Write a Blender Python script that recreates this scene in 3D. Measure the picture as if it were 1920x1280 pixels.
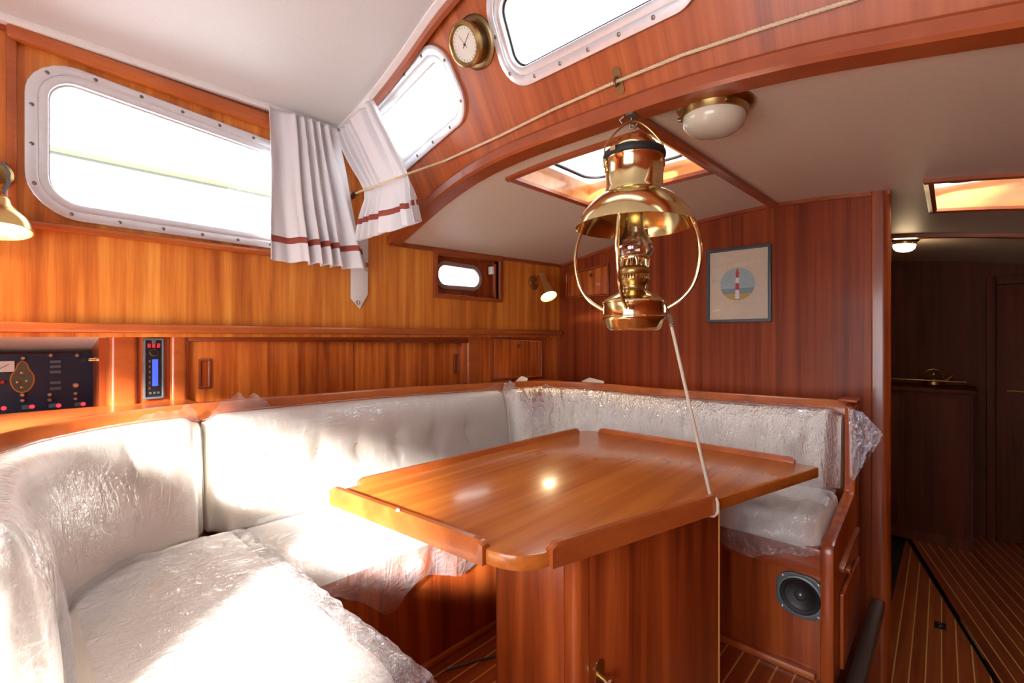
import bpy, bmesh, math, random
from mathutils import Vector, Matrix, noise
for o in list(bpy.data.objects): bpy.data.objects.remove(o, do_unlink=True)
SC = bpy.context.scene
COL = SC.collection
PI = math.pi
# ------------------------------------------------------------------ camera, world, sun, exposure
E = 1.03                      # eye height over the dinette sole (z = 0)
F, HY, YAW = 885.0, 632.0, math.radians(43)
CY, SY = math.cos(YAW), math.sin(YAW)
cam = bpy.data.objects.new('camera', bpy.data.cameras.new('camera'))
COL.objects.link(cam)
cam.location = (0, 0, E); cam.rotation_euler = (PI/2, 0, YAW)
cam.data.sensor_width = 36; cam.data.lens = 36*F/1920; cam.data.shift_y = -(640-HY)/1920
cam.data.clip_start = 0.02
SC.camera = cam
w = bpy.data.worlds.new('overcast_sky'); SC.world = w; w.use_nodes = True
bg = w.node_tree.nodes['Background']
bg.inputs['Color'].default_value = (0.93, 0.97, 1.0, 1); bg.inputs['Strength'].default_value = 6.5
sun = bpy.data.objects.new('sun', bpy.data.lights.new('sun', 'SUN')); COL.objects.link(sun)
sun.data.energy = 60; sun.data.angle = math.radians(9); sun.data.color = (1, 0.95, 0.87)
sun.rotation_euler = Vector((-1.0, 1.3, -.65)).to_track_quat('-Z', 'Y').to_euler()
VS = SC.view_settings
VS.view_transform = 'Standard'; VS.look = 'None'; VS.gamma = 1; VS.use_curve_mapping = False
VS.exposure = 0.45

# ------------------------------------------------------------------ projection helpers (pixel of the 1920x1280 frame -> point on a real surface)
def ray(px, py):
    rx = (px-960)/F; rz = (HY-py)/F
    return Vector((-SY+rx*CY, CY+rx*SY, rz))
EYE = Vector((0, 0, E))
def onx(px, py, x): r = ray(px, py); return EYE + r*(x/r.x)
def ony(px, py, y): r = ray(px, py); return EYE + r*(y/r.y)
def onz(px, py, z): r = ray(px, py); return EYE + r*((z-E)/r.z)
XW, YB = -1.78, 2.35
XS, YA, YE = 0.56, -1.05, 4.7     # starboard side, aft end, forward end
LOW = -0.37                       # sole of the passage
RK, RY, RZ = 0.577, 0.912, 0.812+E
def fwall_y(z): return RY + RK*(RZ-z)
def onf(px, py, off=0.0):         # raked front wall of the deckhouse
    r = ray(px, py); n = Vector((0, 1, RK)); k = RY+RK*RZ-off
    return EYE + r*((k-n.dot(EYE))/n.dot(r))
def interp(tab, x):               # smooth (Catmull-Rom style cubic) table lookup
    n = len(tab)
    if x <= tab[0][0]:
        a, b = tab[0], tab[1]; return a[1]+(x-a[0])*(b[1]-a[1])/(b[0]-a[0])
    if x >= tab[-1][0]:
        a, b = tab[-2], tab[-1]; return b[1]+(x-b[0])*(b[1]-a[1])/(b[0]-a[0])
    for i in range(n-1):
        if tab[i][0] <= x <= tab[i+1][0]: break
    def m(j):
        j0, j1 = max(j-1, 0), min(j+1, n-1)
        return (tab[j1][1]-tab[j0][1])/(tab[j1][0]-tab[j0][0])
    a, b = tab[i], tab[i+1]; h = b[0]-a[0]; t = (x-a[0])/h
    return ((2*t**3-3*t*t+1)*a[1]+(t**3-2*t*t+t)*h*m(i)+(-2*t**3+3*t*t)*b[1]+(t**3-t*t)*h*m(i+1))
ROOF = [(-1.78, .812), (-1.5, .845), (-1.275, .885), (-1.03, .935), (-.63, .98), (-.2, .94), (.2, .87), (.56, .812)]
ARC = [(-1.78, .41), (-1.546, .468), (-1.255, .530), (-1.06, .553), (-.88, .560), (-.6, .5595), (-.45, .556), (-.317, .547), (-.195, .535), (-.06, .515), (.083, .492), (.56, .41)]
BUL = [(-1.78, .447), (-1.406, .518), (-.949, .577), (-.564, .597), (-.208, .575), (.15, .53), (.56, .45)]
def roof_z(x): return E+interp(ROOF, x)
def arc_z(x): return E+interp(ARC, x)
def ceil_z(x, y):
    t = min(max((y-1.06)/(YB-1.06), 0), 1)
    return E + interp(ARC, x)*(1-t)+interp(BUL, x)*t
def onc(px, py, dz=0):            # on the cambered forward ceiling
    z = E+.56
    for _ in range(30):
        p = onz(px, py, z); z = ceil_z(p.x, p.y)+dz
    return p

# ------------------------------------------------------------------ materials
def nt(name):
    m = bpy.data.materials.new(name); m.use_nodes = True
    return m, m.node_tree, m.node_tree.nodes['Principled BSDF']
def plain(name, col, rough=.5, metal=0, coat=0, emit=None, es=0, spec=.5, bump=0, bscale=60):
    m, t, b = nt(name)
    b.inputs['Base Color'].default_value = (*col, 1); b.inputs['Roughness'].default_value = rough
    b.inputs['Metallic'].default_value = metal; b.inputs['Coat Weight'].default_value = coat
    b.inputs['Specular IOR Level'].default_value = spec
    if emit: b.inputs['Emission Color'].default_value = (*emit, 1); b.inputs['Emission Strength'].default_value = es
    tc = t.nodes.new('ShaderNodeTexCoord'); n = t.nodes.new('ShaderNodeTexNoise'); n.inputs['Scale'].default_value = bscale
    t.links.new(tc.outputs['Object'], n.inputs['Vector'])
    if not emit:                   # faint tone variation
        mx = t.nodes.new('ShaderNodeMix'); mx.data_type = 'RGBA'
        mx.inputs['A'].default_value = (*[c*.92 for c in col], 1); mx.inputs['B'].default_value = (*[min(1, c*1.06) for c in col], 1)
        t.links.new(n.outputs['Fac'], mx.inputs['Factor']); t.links.new(mx.outputs['Result'], b.inputs['Base Color'])
    if bump:
        bp = t.nodes.new('ShaderNodeBump'); bp.inputs['Strength'].default_value = bump; bp.inputs['Distance'].default_value = .003
        t.links.new(n.outputs['Fac'], bp.inputs['Height']); t.links.new(bp.outputs['Normal'], b.inputs['Normal'])
    return m
def wood(name, axis, dark, mid, light, k=34, lng=1.3, rough=.3, coat=.35, rot=0):
    m, t, b = nt(name); N = t.nodes; L = t.links
    tc = N.new('ShaderNodeTexCoord'); oi = N.new('ShaderNodeObjectInfo')
    mp = N.new('ShaderNodeMapping'); s = [k, k, k]
    for a_ in axis: s['xyz'.index(a_)] = lng
    mp.inputs['Scale'].default_value = s
    add = N.new('ShaderNodeVectorMath'); add.operation = 'MULTIPLY_ADD'
    L.new(oi.outputs['Random'], add.inputs[0]); add.inputs[1].default_value = (3.1, 5.7, 2.3)
    rt = N.new('ShaderNodeVectorRotate'); rt.rotation_type = 'Z_AXIS'; rt.inputs['Angle'].default_value = rot
    L.new(tc.outputs['Object'], rt.inputs['Vector']); L.new(rt.outputs['Vector'], add.inputs[2]); L.new(add.outputs['Vector'], mp.inputs['Vector'])
    n1 = N.new('ShaderNodeTexNoise'); n1.inputs['Scale'].default_value = 1.0; n1.inputs['Detail'].default_value = 3; n1.inputs['Roughness'].default_value = .55; n1.inputs['Distortion'].default_value = .25
    L.new(mp.outputs['Vector'], n1.inputs['Vector'])
    n2 = N.new('ShaderNodeTexNoise'); n2.inputs['Scale'].default_value = 9.0; n2.inputs['Detail'].default_value = 2
    L.new(mp.outputs['Vector'], n2.inputs['Vector'])
    n3 = N.new('ShaderNodeTexNoise'); n3.inputs['Scale'].default_value = 2.2; n3.inputs['Detail'].default_value = 2
    L.new(tc.outputs['Object'], n3.inputs['Vector'])
    def mth(op, a, b_):
        q = N.new('ShaderNodeMath'); q.operation = op
        for i, v in enumerate((a, b_)):
            if isinstance(v, (int, float)): q.inputs[i].default_value = v
            else: L.new(v, q.inputs[i])
        return q.outputs[0]
    f = mth('ADD', mth('MULTIPLY', n1.outputs['Fac'], .78), mth('ADD', mth('MULTIPLY', n2.outputs['Fac'], .16), mth('MULTIPLY', n3.outputs['Fac'], .22)))
    cr = N.new('ShaderNodeValToRGB'); e = cr.color_ramp.elements
    e[0].position = .40; e[0].color = (*dark, 1); e[1].position = .78; e[1].color = (*light, 1)
    q = e.new(.57); q.color = (*mid, 1)
    L.new(f, cr.inputs['Fac']); L.new(cr.outputs['Color'], b.inputs['Base Color'])
    b.inputs['Specular IOR Level'].default_value = .22 if coat < .05 else .42
    b.inputs['Roughness'].default_value = rough; b.inputs['Coat Weight'].default_value = coat; b.inputs['Coat Roughness'].default_value = .12
    bp = N.new('ShaderNodeBump'); bp.inputs['Strength'].default_value = .08; bp.inputs['Distance'].default_value = .001
    L.new(f, bp.inputs['Height']); L.new(bp.outputs['Normal'], b.inputs['Normal'])
    return m
M = {}
DK, MD, LT = (.15, .023, .005), (.32, .058, .011), (.49, .115, .022)
M['ven_v'] = wood('mahogany_lit_side', 'z', (.38, .095, .016), (.60, .185, .028), (.80, .33, .058), 30, 1.2, .36, .2)  # same mahogany as the bulkhead, with daylight painted in as lighter orange
M['bulk_v'] = wood('mahogany_less_lit', 'z', (.15, .022, .006), (.26, .044, .010), (.37, .075, .016), 34, .6, .42, .04)  # weaker light at the bulkhead is mixed into this darker mahogany
M['front_v'] = wood('mahogany_front_wall', 'yz', (.26, .05, .011), (.38, .082, .017), (.48, .12, .026), 40, .9, .4, .1)
M['mah_z'] = wood('mahogany_upright', 'z', DK, MD, LT, 24, 1.0)
M['mah_x'] = wood('mahogany_athwart', 'x', DK, MD, LT, 24, 1.0)
M['mah_y'] = wood('mahogany_foreaft', 'y', DK, MD, LT, 24, 1.0)
M['trim'] = wood('mahogany_trim', 'z', (.22, .042, .011), (.31, .062, .016), (.38, .085, .022), 6, 5, .28, .5)
M['rail'] = wood('mahogany_rail', 'y', (.30, .066, .014), (.42, .10, .021), (.52, .14, .03), 10, 2.5, .3, .4)
M['door_v'] = wood('mahogany_lit_door', 'z', (.27, .045, .009), (.55, .125, .019), (.80, .26, .042), 36, 1.6)  # mahogany again, brightness painted in to lift the doors below the ledge
M['table'] = wood('mahogany_tabletop', 'y', (.36, .085, .015), (.50, .140, .022), (.60, .20, .034), 24, .7, .26, .45, rot=-.03)
M['coam'] = wood('light_coaming', 'x', (.50, .17, .04), (.64, .26, .07), (.74, .36, .12), 14, 1.2, .3, .4)
M['fwd_v'] = wood('shaded_cabin_wood', 'z', (.07, .016, .006), (.11, .024, .008), (.15, .034, .011), 24, 1, .6, 0)  # passage gloom is put into this darker wood colour
M['plank'] = wood('sole_plank', 'y', (.20, .036, .009), (.32, .066, .015), (.42, .10, .024), 30, .9, .28, .4)
M['plank_r'] = wood('sole_plank_angled', 'y', (.17, .03, .008), (.27, .055, .013), (.36, .085, .02), 30, .9, .28, .4, rot=-.24)
M['holly'] = plain('holly_inlay', (.70, .36, .12), .35)
M['seam'] = plain('dark_seam', (.02, .014, .011), .6)
M['dark'] = plain('dark_interior', (.03, .012, .008), .7)
M['white_vinyl'] = plain('white_headliner', (.60, .61, .61), .55, bump=.1, bscale=220)
M['beige'] = plain('cream_ceiling_wood_bounce', (.70, .58, .46), .5)  # cream deepened with the brown bounce from the wood around it
M['white_paint'] = plain('white_paint', (.8, .79, .77), .4)
M['alu'] = plain('white_aluminium', (.74, .76, .79), .32, .55)
M['steel'] = plain('steel', (.62, .61, .6), .28, 1)
M['dark_steel'] = plain('tarnished_steel', (.24, .21, .18), .4, 1)
M['brass'] = plain('polished_brass', (.80, .65, .33), .14, 1)
M['brass_old'] = plain('aged_brass', (.44, .29, .11), .3, 1)
M['brass_dark'] = plain('dull_bronze', (.24, .16, .075), .38, 1)
M['black'] = plain('black_plastic', (.012, .012, .014), .35)
M['blackrub'] = plain('black_rubber', (.01, .01, .012), .6)
M['grey_pl'] = plain('grey_plastic', (.10, .115, .13), .4)
M['navy'] = plain('dark_navy_panel', (.014, .02, .042), .42)
M['opal'] = plain('opal_glass', (.60, .53, .41), .25, coat=.4)
M['dial'] = plain('dial_face', (.80, .78, .70), .4)
M['red'] = plain('red_plastic', (.55, .03, .05), .4)
M['redled'] = plain('red_led', (.7, .01, .02), .4, emit=(1, .03, .05), es=1.6)
M['lcd'] = plain('blue_display', (.03, .06, .6), .3, emit=(.05, .10, 1.0), es=1.0)
M['cloth'] = plain('white_curtain_cloth', (.70, .69, .71), .9, bump=.15, bscale=700)
M['stripe'] = plain('rust_stripe', (.30, .060, .042), .9)
M['cream'] = plain('cream_upholstery', (.86, .81, .72), .9, bump=.25, bscale=420)
M['slate'] = plain('slate_blue_frame', (.055, .085, .11), .4)
M['paper'] = plain('cream_paper', (.74, .64, .50), .7)
M['white'] = plain('white_matt', (.85, .85, .84), .6)
M['strap'] = plain('white_canvas', (.70, .67, .63), .85, bump=.15, bscale=600)
M['bulb'] = plain('warm_bulb', (1, .9, .7), .5, emit=(1, .74, .40), es=9)
M['sea'] = plain('print_sea', (.24, .36, .42), .7)
M['sky_p'] = plain('print_sky', (.42, .56, .58), .7)
M['dune'] = plain('print_dune', (.55, .42, .16), .7)
M['redp'] = plain('print_red', (.62, .08, .07), .7)
M['quay'] = plain('olive_rail', (.03, .032, .016), .8)
def glass(name, tint=(1, 1, 1), gl=.08):
    m, t, b = nt(name); N = t.nodes; L = t.links; N.remove(b)
    tr = N.new('ShaderNodeBsdfTransparent'); tr.inputs['Color'].default_value = (*tint, 1)
    g = N.new('ShaderNodeBsdfGlossy'); g.inputs['Roughness'].default_value = .03
    mx = N.new('ShaderNodeMixShader'); lw = N.new('ShaderNodeLayerWeight'); lw.inputs['Blend'].default_value = .25
    mu = N.new('ShaderNodeMath'); mu.operation = 'MULTIPLY_ADD'; mu.inputs[1].default_value = .6; mu.inputs[2].default_value = gl*.4
    L.new(lw.outputs['Fresnel'], mu.inputs[0]); L.new(mu.outputs[0], mx.inputs['Fac'])
    L.new(tr.outputs[0], mx.inputs[1]); L.new(g.outputs[0], mx.inputs[2]); L.new(mx.outputs[0], N['Material Output'].inputs['Surface'])
    return m
M['pane'] = glass('window_glass')
M['chimney'] = glass('lamp_glass', (.97, .93, .88), .25)
def film_mat(name, dist, haze=.2):
    m, t, b = nt(name); N = t.nodes; L = t.links; N.remove(b)
    tc = N.new('ShaderNodeTexCoord')
    mp = N.new('ShaderNodeMapping'); mp.inputs['Rotation'].default_value = (.5, .3, .7); mp.inputs['Scale'].default_value = (16, 16, 5); L.new(tc.outputs['Object'], mp.inputs['Vector'])
    n1 = N.new('ShaderNodeTexNoise'); n1.inputs['Scale'].default_value = 1.6; n1.inputs['Detail'].default_value = 4; n1.inputs['Distortion'].default_value = 1.6
    L.new(mp.outputs['Vector'], n1.inputs['Vector'])
    mp2 = N.new('ShaderNodeMapping'); mp2.inputs['Rotation'].default_value = (.2, 1.1, -.6); mp2.inputs['Scale'].default_value = (40, 8, 30); L.new(tc.outputs['Object'], mp2.inputs['Vector'])
    n2 = N.new('ShaderNodeTexNoise'); n2.inputs['Scale'].default_value = 1.2; n2.inputs['Detail'].default_value = 3; n2.inputs['Distortion'].default_value = .8
    L.new(mp2.outputs['Vector'], n2.inputs['Vector'])
    def ridge(x):
        a = N.new('ShaderNodeMath'); a.operation = 'SUBTRACT'; L.new(x, a.inputs[0]); a.inputs[1].default_value = .5
        c = N.new('ShaderNodeMath'); c.operation = 'ABSOLUTE'; L.new(a.outputs[0], c.inputs[0]); return c.outputs[0]
    ad = N.new('ShaderNodeMath'); ad.operation = 'ADD'; L.new(ridge(n1.outputs['Fac']), ad.inputs[0]); L.new(ridge(n2.outputs['Fac']), ad.inputs[1])
    bp = N.new('ShaderNodeBump'); bp.inputs['Strength'].default_value = 1.0; bp.inputs['Distance'].default_value = dist; L.new(ad.outputs[0], bp.inputs['Height'])
    tr = N.new('ShaderNodeBsdfTransparent'); tr.inputs['Color'].default_value = (.96, .96, .97, 1)
    g = N.new('ShaderNodeBsdfGlossy'); g.inputs['Roughness'].default_value = .06; g.inputs['Color'].default_value = (.93, .94, 1, 1); L.new(bp.outputs[0], g.inputs['Normal'])
    d = N.new('ShaderNodeBsdfDiffuse'); d.inputs['Color'].default_value = (.85, .86, .9, 1); L.new(bp.outputs[0], d.inputs['Normal'])
    tl = N.new('ShaderNodeBsdfTranslucent'); tl.inputs['Color'].default_value = (.85, .86, .9, 1)
    dd = N.new('ShaderNodeMixShader'); dd.inputs['Fac'].default_value = .45; L.new(d.outputs[0], dd.inputs[1]); L.new(tl.outputs[0], dd.inputs[2])
    m1 = N.new('ShaderNodeMixShader'); m1.inputs['Fac'].default_value = haze; L.new(tr.outputs[0], m1.inputs[1]); L.new(dd.outputs[0], m1.inputs[2])
    lw = N.new('ShaderNodeLayerWeight'); lw.inputs['Blend'].default_value = .32; L.new(bp.outputs[0], lw.inputs['Normal'])
    mu = N.new('ShaderNodeMath'); mu.operation = 'MULTIPLY_ADD'; mu.inputs[1].default_value = .65; mu.inputs[2].default_value = .07; mu.use_clamp = True
    L.new(lw.outputs['Fresnel'], mu.inputs[0])
    m2 = N.new('ShaderNodeMixShader'); L.new(mu.outputs[0], m2.inputs['Fac']); L.new(m1.outputs[0], m2.inputs[1]); L.new(g.outputs[0], m2.inputs[2])
    L.new(m2.outputs[0], N['Material Output'].inputs['Surface'])
    return m
m_, t_, b_ = nt('frosted_rim'); t_.nodes.remove(b_); tl_ = t_.nodes.new('ShaderNodeBsdfTranslucent'); tl_.inputs['Color'].default_value = (.75, .8, .85, 1)
df_ = t_.nodes.new('ShaderNodeBsdfDiffuse'); df_.inputs['Color'].default_value = (.8, .82, .85, 1); mx_ = t_.nodes.new('ShaderNodeMixShader'); mx_.inputs['Fac'].default_value = .35
t_.links.new(tl_.outputs[0], mx_.inputs[1]); t_.links.new(df_.outputs[0], mx_.inputs[2]); t_.links.new(mx_.outputs[0], t_.nodes['Material Output'].inputs['Surface']); M['frost'] = m_
M['film'] = film_mat('clear_plastic_film', .013); M['film_smooth'] = film_mat('taut_plastic_film', .006, .08); M['film_mid'] = film_mat('loose_plastic_film', .013, .13); M['film_soft'] = film_mat('draped_plastic_film', .006, .10)

# ------------------------------------------------------------------ object helpers
WORLD = {}
def thing(name, label, cat, base, group=None, kind=None):
    o = bpy.data.objects.new(name, None); COL.objects.link(o); o.empty_display_size = .05
    o.location = base; WORLD[o.name] = Vector(base)
    return tag(o, label, cat, group, kind)
def tag(o, label=None, cat=None, group=None, kind=None):
    if label: o['label'] = label
    if cat: o['category'] = cat
    if group: o['group'] = group
    if kind: o['kind'] = kind
    return o
class MB:
    def __init__(s): s.v = []; s.f = []
    def add(s, vs, fs):
        n = len(s.v); s.v += [Vector(p) for p in vs]; s.f += [tuple(i+n for i in f) for f in fs]; return s
    def box(s, a, b):
        x0, x1 = sorted((a[0], b[0])); y0, y1 = sorted((a[1], b[1])); z0, z1 = sorted((a[2], b[2]))
        return s.hexa([(x0,y0,z0),(x1,y0,z0),(x1,y1,z0),(x0,y1,z0)], [(x0,y0,z1),(x1,y0,z1),(x1,y1,z1),(x0,y1,z1)])
    def hexa(s, lo, hi):          # loft between two loops (bottom CCW seen from above)
        n = len(lo)
        fs = [tuple(range(n-1, -1, -1)), tuple(range(n, 2*n))]+[(i, (i+1) % n, n+(i+1) % n, n+i) for i in range(n)]
        return s.add(list(lo)+list(hi), fs)
    def prism(s, loop, d): d = Vector(d); return s.hexa([Vector(p) for p in loop], [Vector(p)+d for p in loop])
    def beam(s, a, b, w_, h, up=(0, 0, 1)):      # square bar
        a, b = Vector(a), Vector(b); t = (b-a).normalized(); u = Vector(up); r = t.cross(u).normalized(); u = r.cross(t)
        q = [r*(i*w_/2)+u*(j*h/2) for i, j in ((-1,-1),(1,-1),(1,1),(-1,1))]
        return s.hexa([a+p for p in q], [b+p for p in q])
    def loft(s, loops, cap=True, closed=True):
        n = len(loops[0]); vs = [p for l in loops for p in l]; fs = []
        for k in range(len(loops)-1):
            for i in range(n if closed else n-1):
                j = (i+1) % n; fs.append((k*n+i, k*n+j, (k+1)*n+j, (k+1)*n+i))
        if cap and closed: fs.append(tuple(range(n-1, -1, -1))); fs.append(tuple(range((len(loops)-1)*n, len(loops)*n)))
        return s.add(vs, fs)
    def tube(s, pts, r, n=10):
        pts = [Vector(p) for p in pts]; loops = []; prev = None
        for i, p in enumerate(pts):
            t = (pts[min(i+1, len(pts)-1)]-pts[max(i-1, 0)]).normalized()
            if prev is None:
                a = Vector((0, 0, 1)) if abs(t.z) < .9 else Vector((1, 0, 0)); u = t.cross(a).normalized()
            else: u = (prev-t*prev.dot(t)).normalized()
            prev = u; q = t.cross(u); rr = r(i/(len(pts)-1)) if callable(r) else r
            loops.append([p+(u*math.cos(k*2*PI/n)+q*math.sin(k*2*PI/n))*rr for k in range(n)])
        return s.loft(loops)
    def lathe(s, prof, c=(0,0,0), ax=(0,0,1), n=32, closed=False):
        c = Vector(c); ax = Vector(ax).normalized(); u = ax.orthogonal().normalized(); q = ax.cross(u)
        loops = [[c+ax*h+(u*math.cos(k*2*PI/n)+q*math.sin(k*2*PI/n))*max(r, 1e-5) for k in range(n)] for r, h in prof]
        if prof[0][0] > 1e-4 and prof[-1][0] > 1e-4: return s.loft(loops+[loops[0]], cap=False)
        return s.loft(loops, cap=True)
    def grid(s, fn, nu, nv):
        vs = [fn(i/nu, j/nv) for i in range(nu+1) for j in range(nv+1)]
        fs = [(i*(nv+1)+j, (i+1)*(nv+1)+j, (i+1)*(nv+1)+j+1, i*(nv+1)+j+1) for i in range(nu) for j in range(nv)]
        return s.add(vs, fs)
    def panel(s, outer, holes, mp, th):          # flat plate with holes; mp maps 2D->3D, th thickness vector
        bm = bmesh.new(); loops = []
        for lp in [outer]+holes:
            vs = [bm.verts.new((p[0], p[1], 0)) for p in lp]; loops.append(vs)
            for i in range(len(vs)): bm.edges.new((vs[i], vs[(i+1) % len(vs)]))
        bmesh.ops.triangle_fill(bm, use_beauty=True, use_dissolve=False, edges=bm.edges[:])
        bm.verts.index_update(); vs2 = [v.co.copy() for v in bm.verts]
        tri = [[v.index for v in f.verts] for f in bm.faces]; li = [[v.index for v in l] for l in loops]; bm.free()
        th = Vector(th); n = len(vs2); P3 = [Vector(mp(p.x, p.y)) for p in vs2]
        fs = [tuple(t) for t in tri]+[tuple(i+n for i in reversed(t)) for t in tri]
        for l in li:
            for i in range(len(l)): a, b = l[i], l[(i+1) % len(l)]; fs.append((a, b, b+n, a+n))
        return s.add(P3+[p+th for p in P3], fs)
    def build(s, name, mat, parent=None, smooth=35, bevel=0, seg=2, solid=0, label=None, cat=None, group=None, kind=None, raw=False):
        me = bpy.data.meshes.new(name)
        bm = bmesh.new(); vs = [bm.verts.new(p) for p in s.v]
        for f in s.f:
            try: bm.faces.new([vs[i] for i in f])
            except ValueError: pass
        if not raw: bmesh.ops.remove_doubles(bm, verts=bm.verts[:], dist=1e-6)
        bmesh.ops.recalc_face_normals(bm, faces=bm.faces[:])
        if bevel:
            es = [e for e in bm.edges if len(e.link_faces) == 2 and e.calc_face_angle(0) > .6]
            bmesh.ops.bevel(bm, geom=es, offset=bevel, segments=seg, profile=.5, affect='EDGES', clamp_overlap=True)
        xs = [v.co for v in bm.verts]
        c = Vector(((min(p.x for p in xs)+max(p.x for p in xs))/2, (min(p.y for p in xs)+max(p.y for p in xs))/2, min(p.z for p in xs)))
        bmesh.ops.translate(bm, verts=bm.verts[:], vec=-c)
        bm.to_mesh(me); bm.free()
        if smooth:
            for p in me.polygons: p.use_smooth = True
            me.set_sharp_from_angle(angle=math.radians(smooth))
        me.materials.append(M[mat] if isinstance(mat, str) else mat)
        o = bpy.data.objects.new(name, me); COL.objects.link(o)
        WORLD[o.name] = c
        if parent is not None: o.parent = parent; o.location = c-WORLD[parent.name]
        else: o.location = c
        if solid:
            md = o.modifiers.new('thickness', 'SOLIDIFY'); md.thickness = solid; md.offset = 0
        return tag(o, label, cat, group, kind)
def round_poly(pts, r, n=6):
    pts = [Vector((p[0], p[1])) for p in pts]; out = []; N = len(pts)
    for i, p in enumerate(pts):
        rr = r[i] if isinstance(r, (list, tuple)) else r
        a = (pts[i-1]-p); b = (pts[(i+1) % N]-p); a_, b_ = a.normalized(), b.normalized()
        if rr <= 0: out.append(p); continue
        ang = a_.angle(b_); d = min(rr/math.tan(ang/2), a.length*.49, b.length*.49); rr = d*math.tan(ang/2)
        cn = p+(a_+b_).normalized()*(rr/math.sin(ang/2)); s_, e_ = p+a_*d-cn, p+b_*d-cn
        for k in range(n+1):
            t = k/n; v = s_.lerp(e_, t); out.append(cn+v.normalized()*rr)
    return [(p.x, p.y) for p in out]
def inset(pts, d):                # inward offset of a convex polygon
    pts = [Vector((p[0], p[1])) for p in pts]; N = len(pts); out = []
    ar = sum(pts[i].x*pts[(i+1) % N].y-pts[(i+1) % N].x*pts[i].y for i in range(N)); sg = 1 if ar > 0 else -1
    for i in range(N):
        p = pts[i]; e1 = (p-pts[i-1]).normalized(); e2 = (pts[(i+1) % N]-p).normalized()
        n1 = Vector((-e1.y, e1.x))*sg; n2 = Vector((-e2.y, e2.x))*sg; m = (n1+n2); m = m/max(m.dot(n1), .2)
        out.append((p.x+m.x*d, p.y+m.y*d))
    return out
def clip(poly, p, n):             # keep the side where (q-p).n >= 0
    out = []; p = Vector(p); n = Vector(n)
    for i in range(len(poly)):
        a, b = Vector(poly[i]), Vector(poly[(i+1) % len(poly)]); da, db = (a-p).dot(n), (b-p).dot(n)
        if da >= 0: out.append((a.x, a.y))
        if da*db < 0: q = a.lerp(b, da/(da-db)); out.append((q.x, q.y))
    return out
def sm(a, b, t): t = min(max((t-a)/(b-a), 0), 1); return t*t*(3-2*t)
def nz(x, y, z=0): return noise.noise(Vector((x, y, z)))

# ================================================================== THE SETTING
S = 'structure'
# ---- soles: every plank a part with a pale inlay strip beside it
def sole(name, label, region, z, ang, step, mat, cutters, th=.018):
    base = thing(name, label, 'floor', (sum(p[0] for p in region)/len(region), sum(p[1] for p in region)/len(region), z-th-.02), kind=S)
    MB().prism([(x, y, z-th-.02) for x, y in region], (0, 0, .02)).build('subfloor', 'dark', base)
    d = Vector((-math.sin(ang), math.cos(ang))); n = Vector((d.y, -d.x))
    ts = [Vector(p).dot(n) for p in region]; k = math.floor(min(ts)/step)
    while k*step < max(ts):
        for a, b, nm, mt, dz in ((.0025, step-.0025, 'plank', mat, 0), (step-.0025, step+.0025, 'inlay_strip', 'holly', 0)):
            q = [(n*(k*step+s_)+d*l) for s_, l in ((a, -9), (b, -9), (b, 9), (a, 9))]
            q = [(v.x, v.y) for v in q]
            for i in range(len(region)):
                p0, p1 = Vector(region[i]), Vector(region[(i+1) % len(region)]); e = p1-p0
                if q: q = clip(q, p0, (-e.y, e.x))
            if len(q) > 2 and max(v[1] for v in q)-min(v[1] for v in q) > .01:
                MB().prism([(x, y, z-th) for x, y in q], (0, 0, th+dz)).build(nm, mt, base, smooth=0)
        k += 1
    return base
sole('floor', 'mahogany dinette sole with pale inlay strips under the table', [(-1.22, -.2), (-.235, -.2), (-.235, 1.68), (-1.22, 1.68)], 0, 0, .05, 'plank', None)
s0, s1 = onz(1702, 1000, LOW), onz(1876, 1280, LOW); sd = (s1-s0).normalized()
def seam_y(x): return s0.y+(x-s0.x)*sd.y/sd.x
YG = 4.26                          # galley front
sole('floor', 'lower passage sole with pale inlay strips running forward', [(-.235, YA), (XS, YA), (XS, seam_y(XS)-.035), (-.235, min(seam_y(-.235)-.035, YG))], LOW, .012, .05, 'plank', None)
sole('floor', 'passage sole board whose strips run at an angle', [(XS, seam_y(XS)+.01), (XS, YE), (-.20, YE), (-.235, seam_y(-.235)+.01)], LOW, .24, .05, 'plank_r', None)
MB().box((-2.3, YA-.1, LOW-.08), (XS+.1, YE+.1, LOW-.04)).build('floor', 'seam', label='dark hull bottom under the passage sole', cat='floor', kind=S)
# riser of the dinette step and its metal nosing
MB().box((-.225, -.6, LOW), (-.205, 2.33, -.04)).build('trim_1', 'mah_y', label='dark riser below the dinette sole beside passage', cat='trim', kind=S, bevel=.002)
MB().box((-.232, -.6, -.035), (-.19, 2.33, .004)).build('trim_2', 'dark_steel', label='metal nosing along the dinette step', cat='trim', kind=S, bevel=.003)

# ---- port side wall above the ledge (window and porthole cut through)
W1 = [(.033, .322), (.90, .312), (.90, .675), (.033, .752)]
PH = [(1.385, .232), (1.70, .250), (1.70, .398), (1.385, .378)]
def mside(x): return lambda a, b: (x, a, b+E)
outer = [(YA, .0), (YB, .0), (YB, .50), (1.15, .47), (.92, .87), (YA, .87)]
w1o = round_poly(W1, [.115, .09, .09, .10], 8); w1i = inset(w1o, .012)
pho = round_poly(inset(PH, .004), .07, 8)
PHW = [(1.386, .205), (1.80, .205), (1.80, .405), (1.386, .392)]
MB().panel(outer, [w1i, [(p[0], p[1]) for p in PHW]], mside(XW), (-.03, 0, 0)).build('wall_left', 'ven_v', label='mahogany side wall with daylight in its colour above the ledge', cat='wall', kind=S, smooth=0)
MB().box((XW-.45, YA, LOW), (XW-.40, YB+.05, 0+E+.02)).build('wall_left', 'dark', label='dark hull side behind the side lockers', cat='wall', kind=S)
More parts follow.
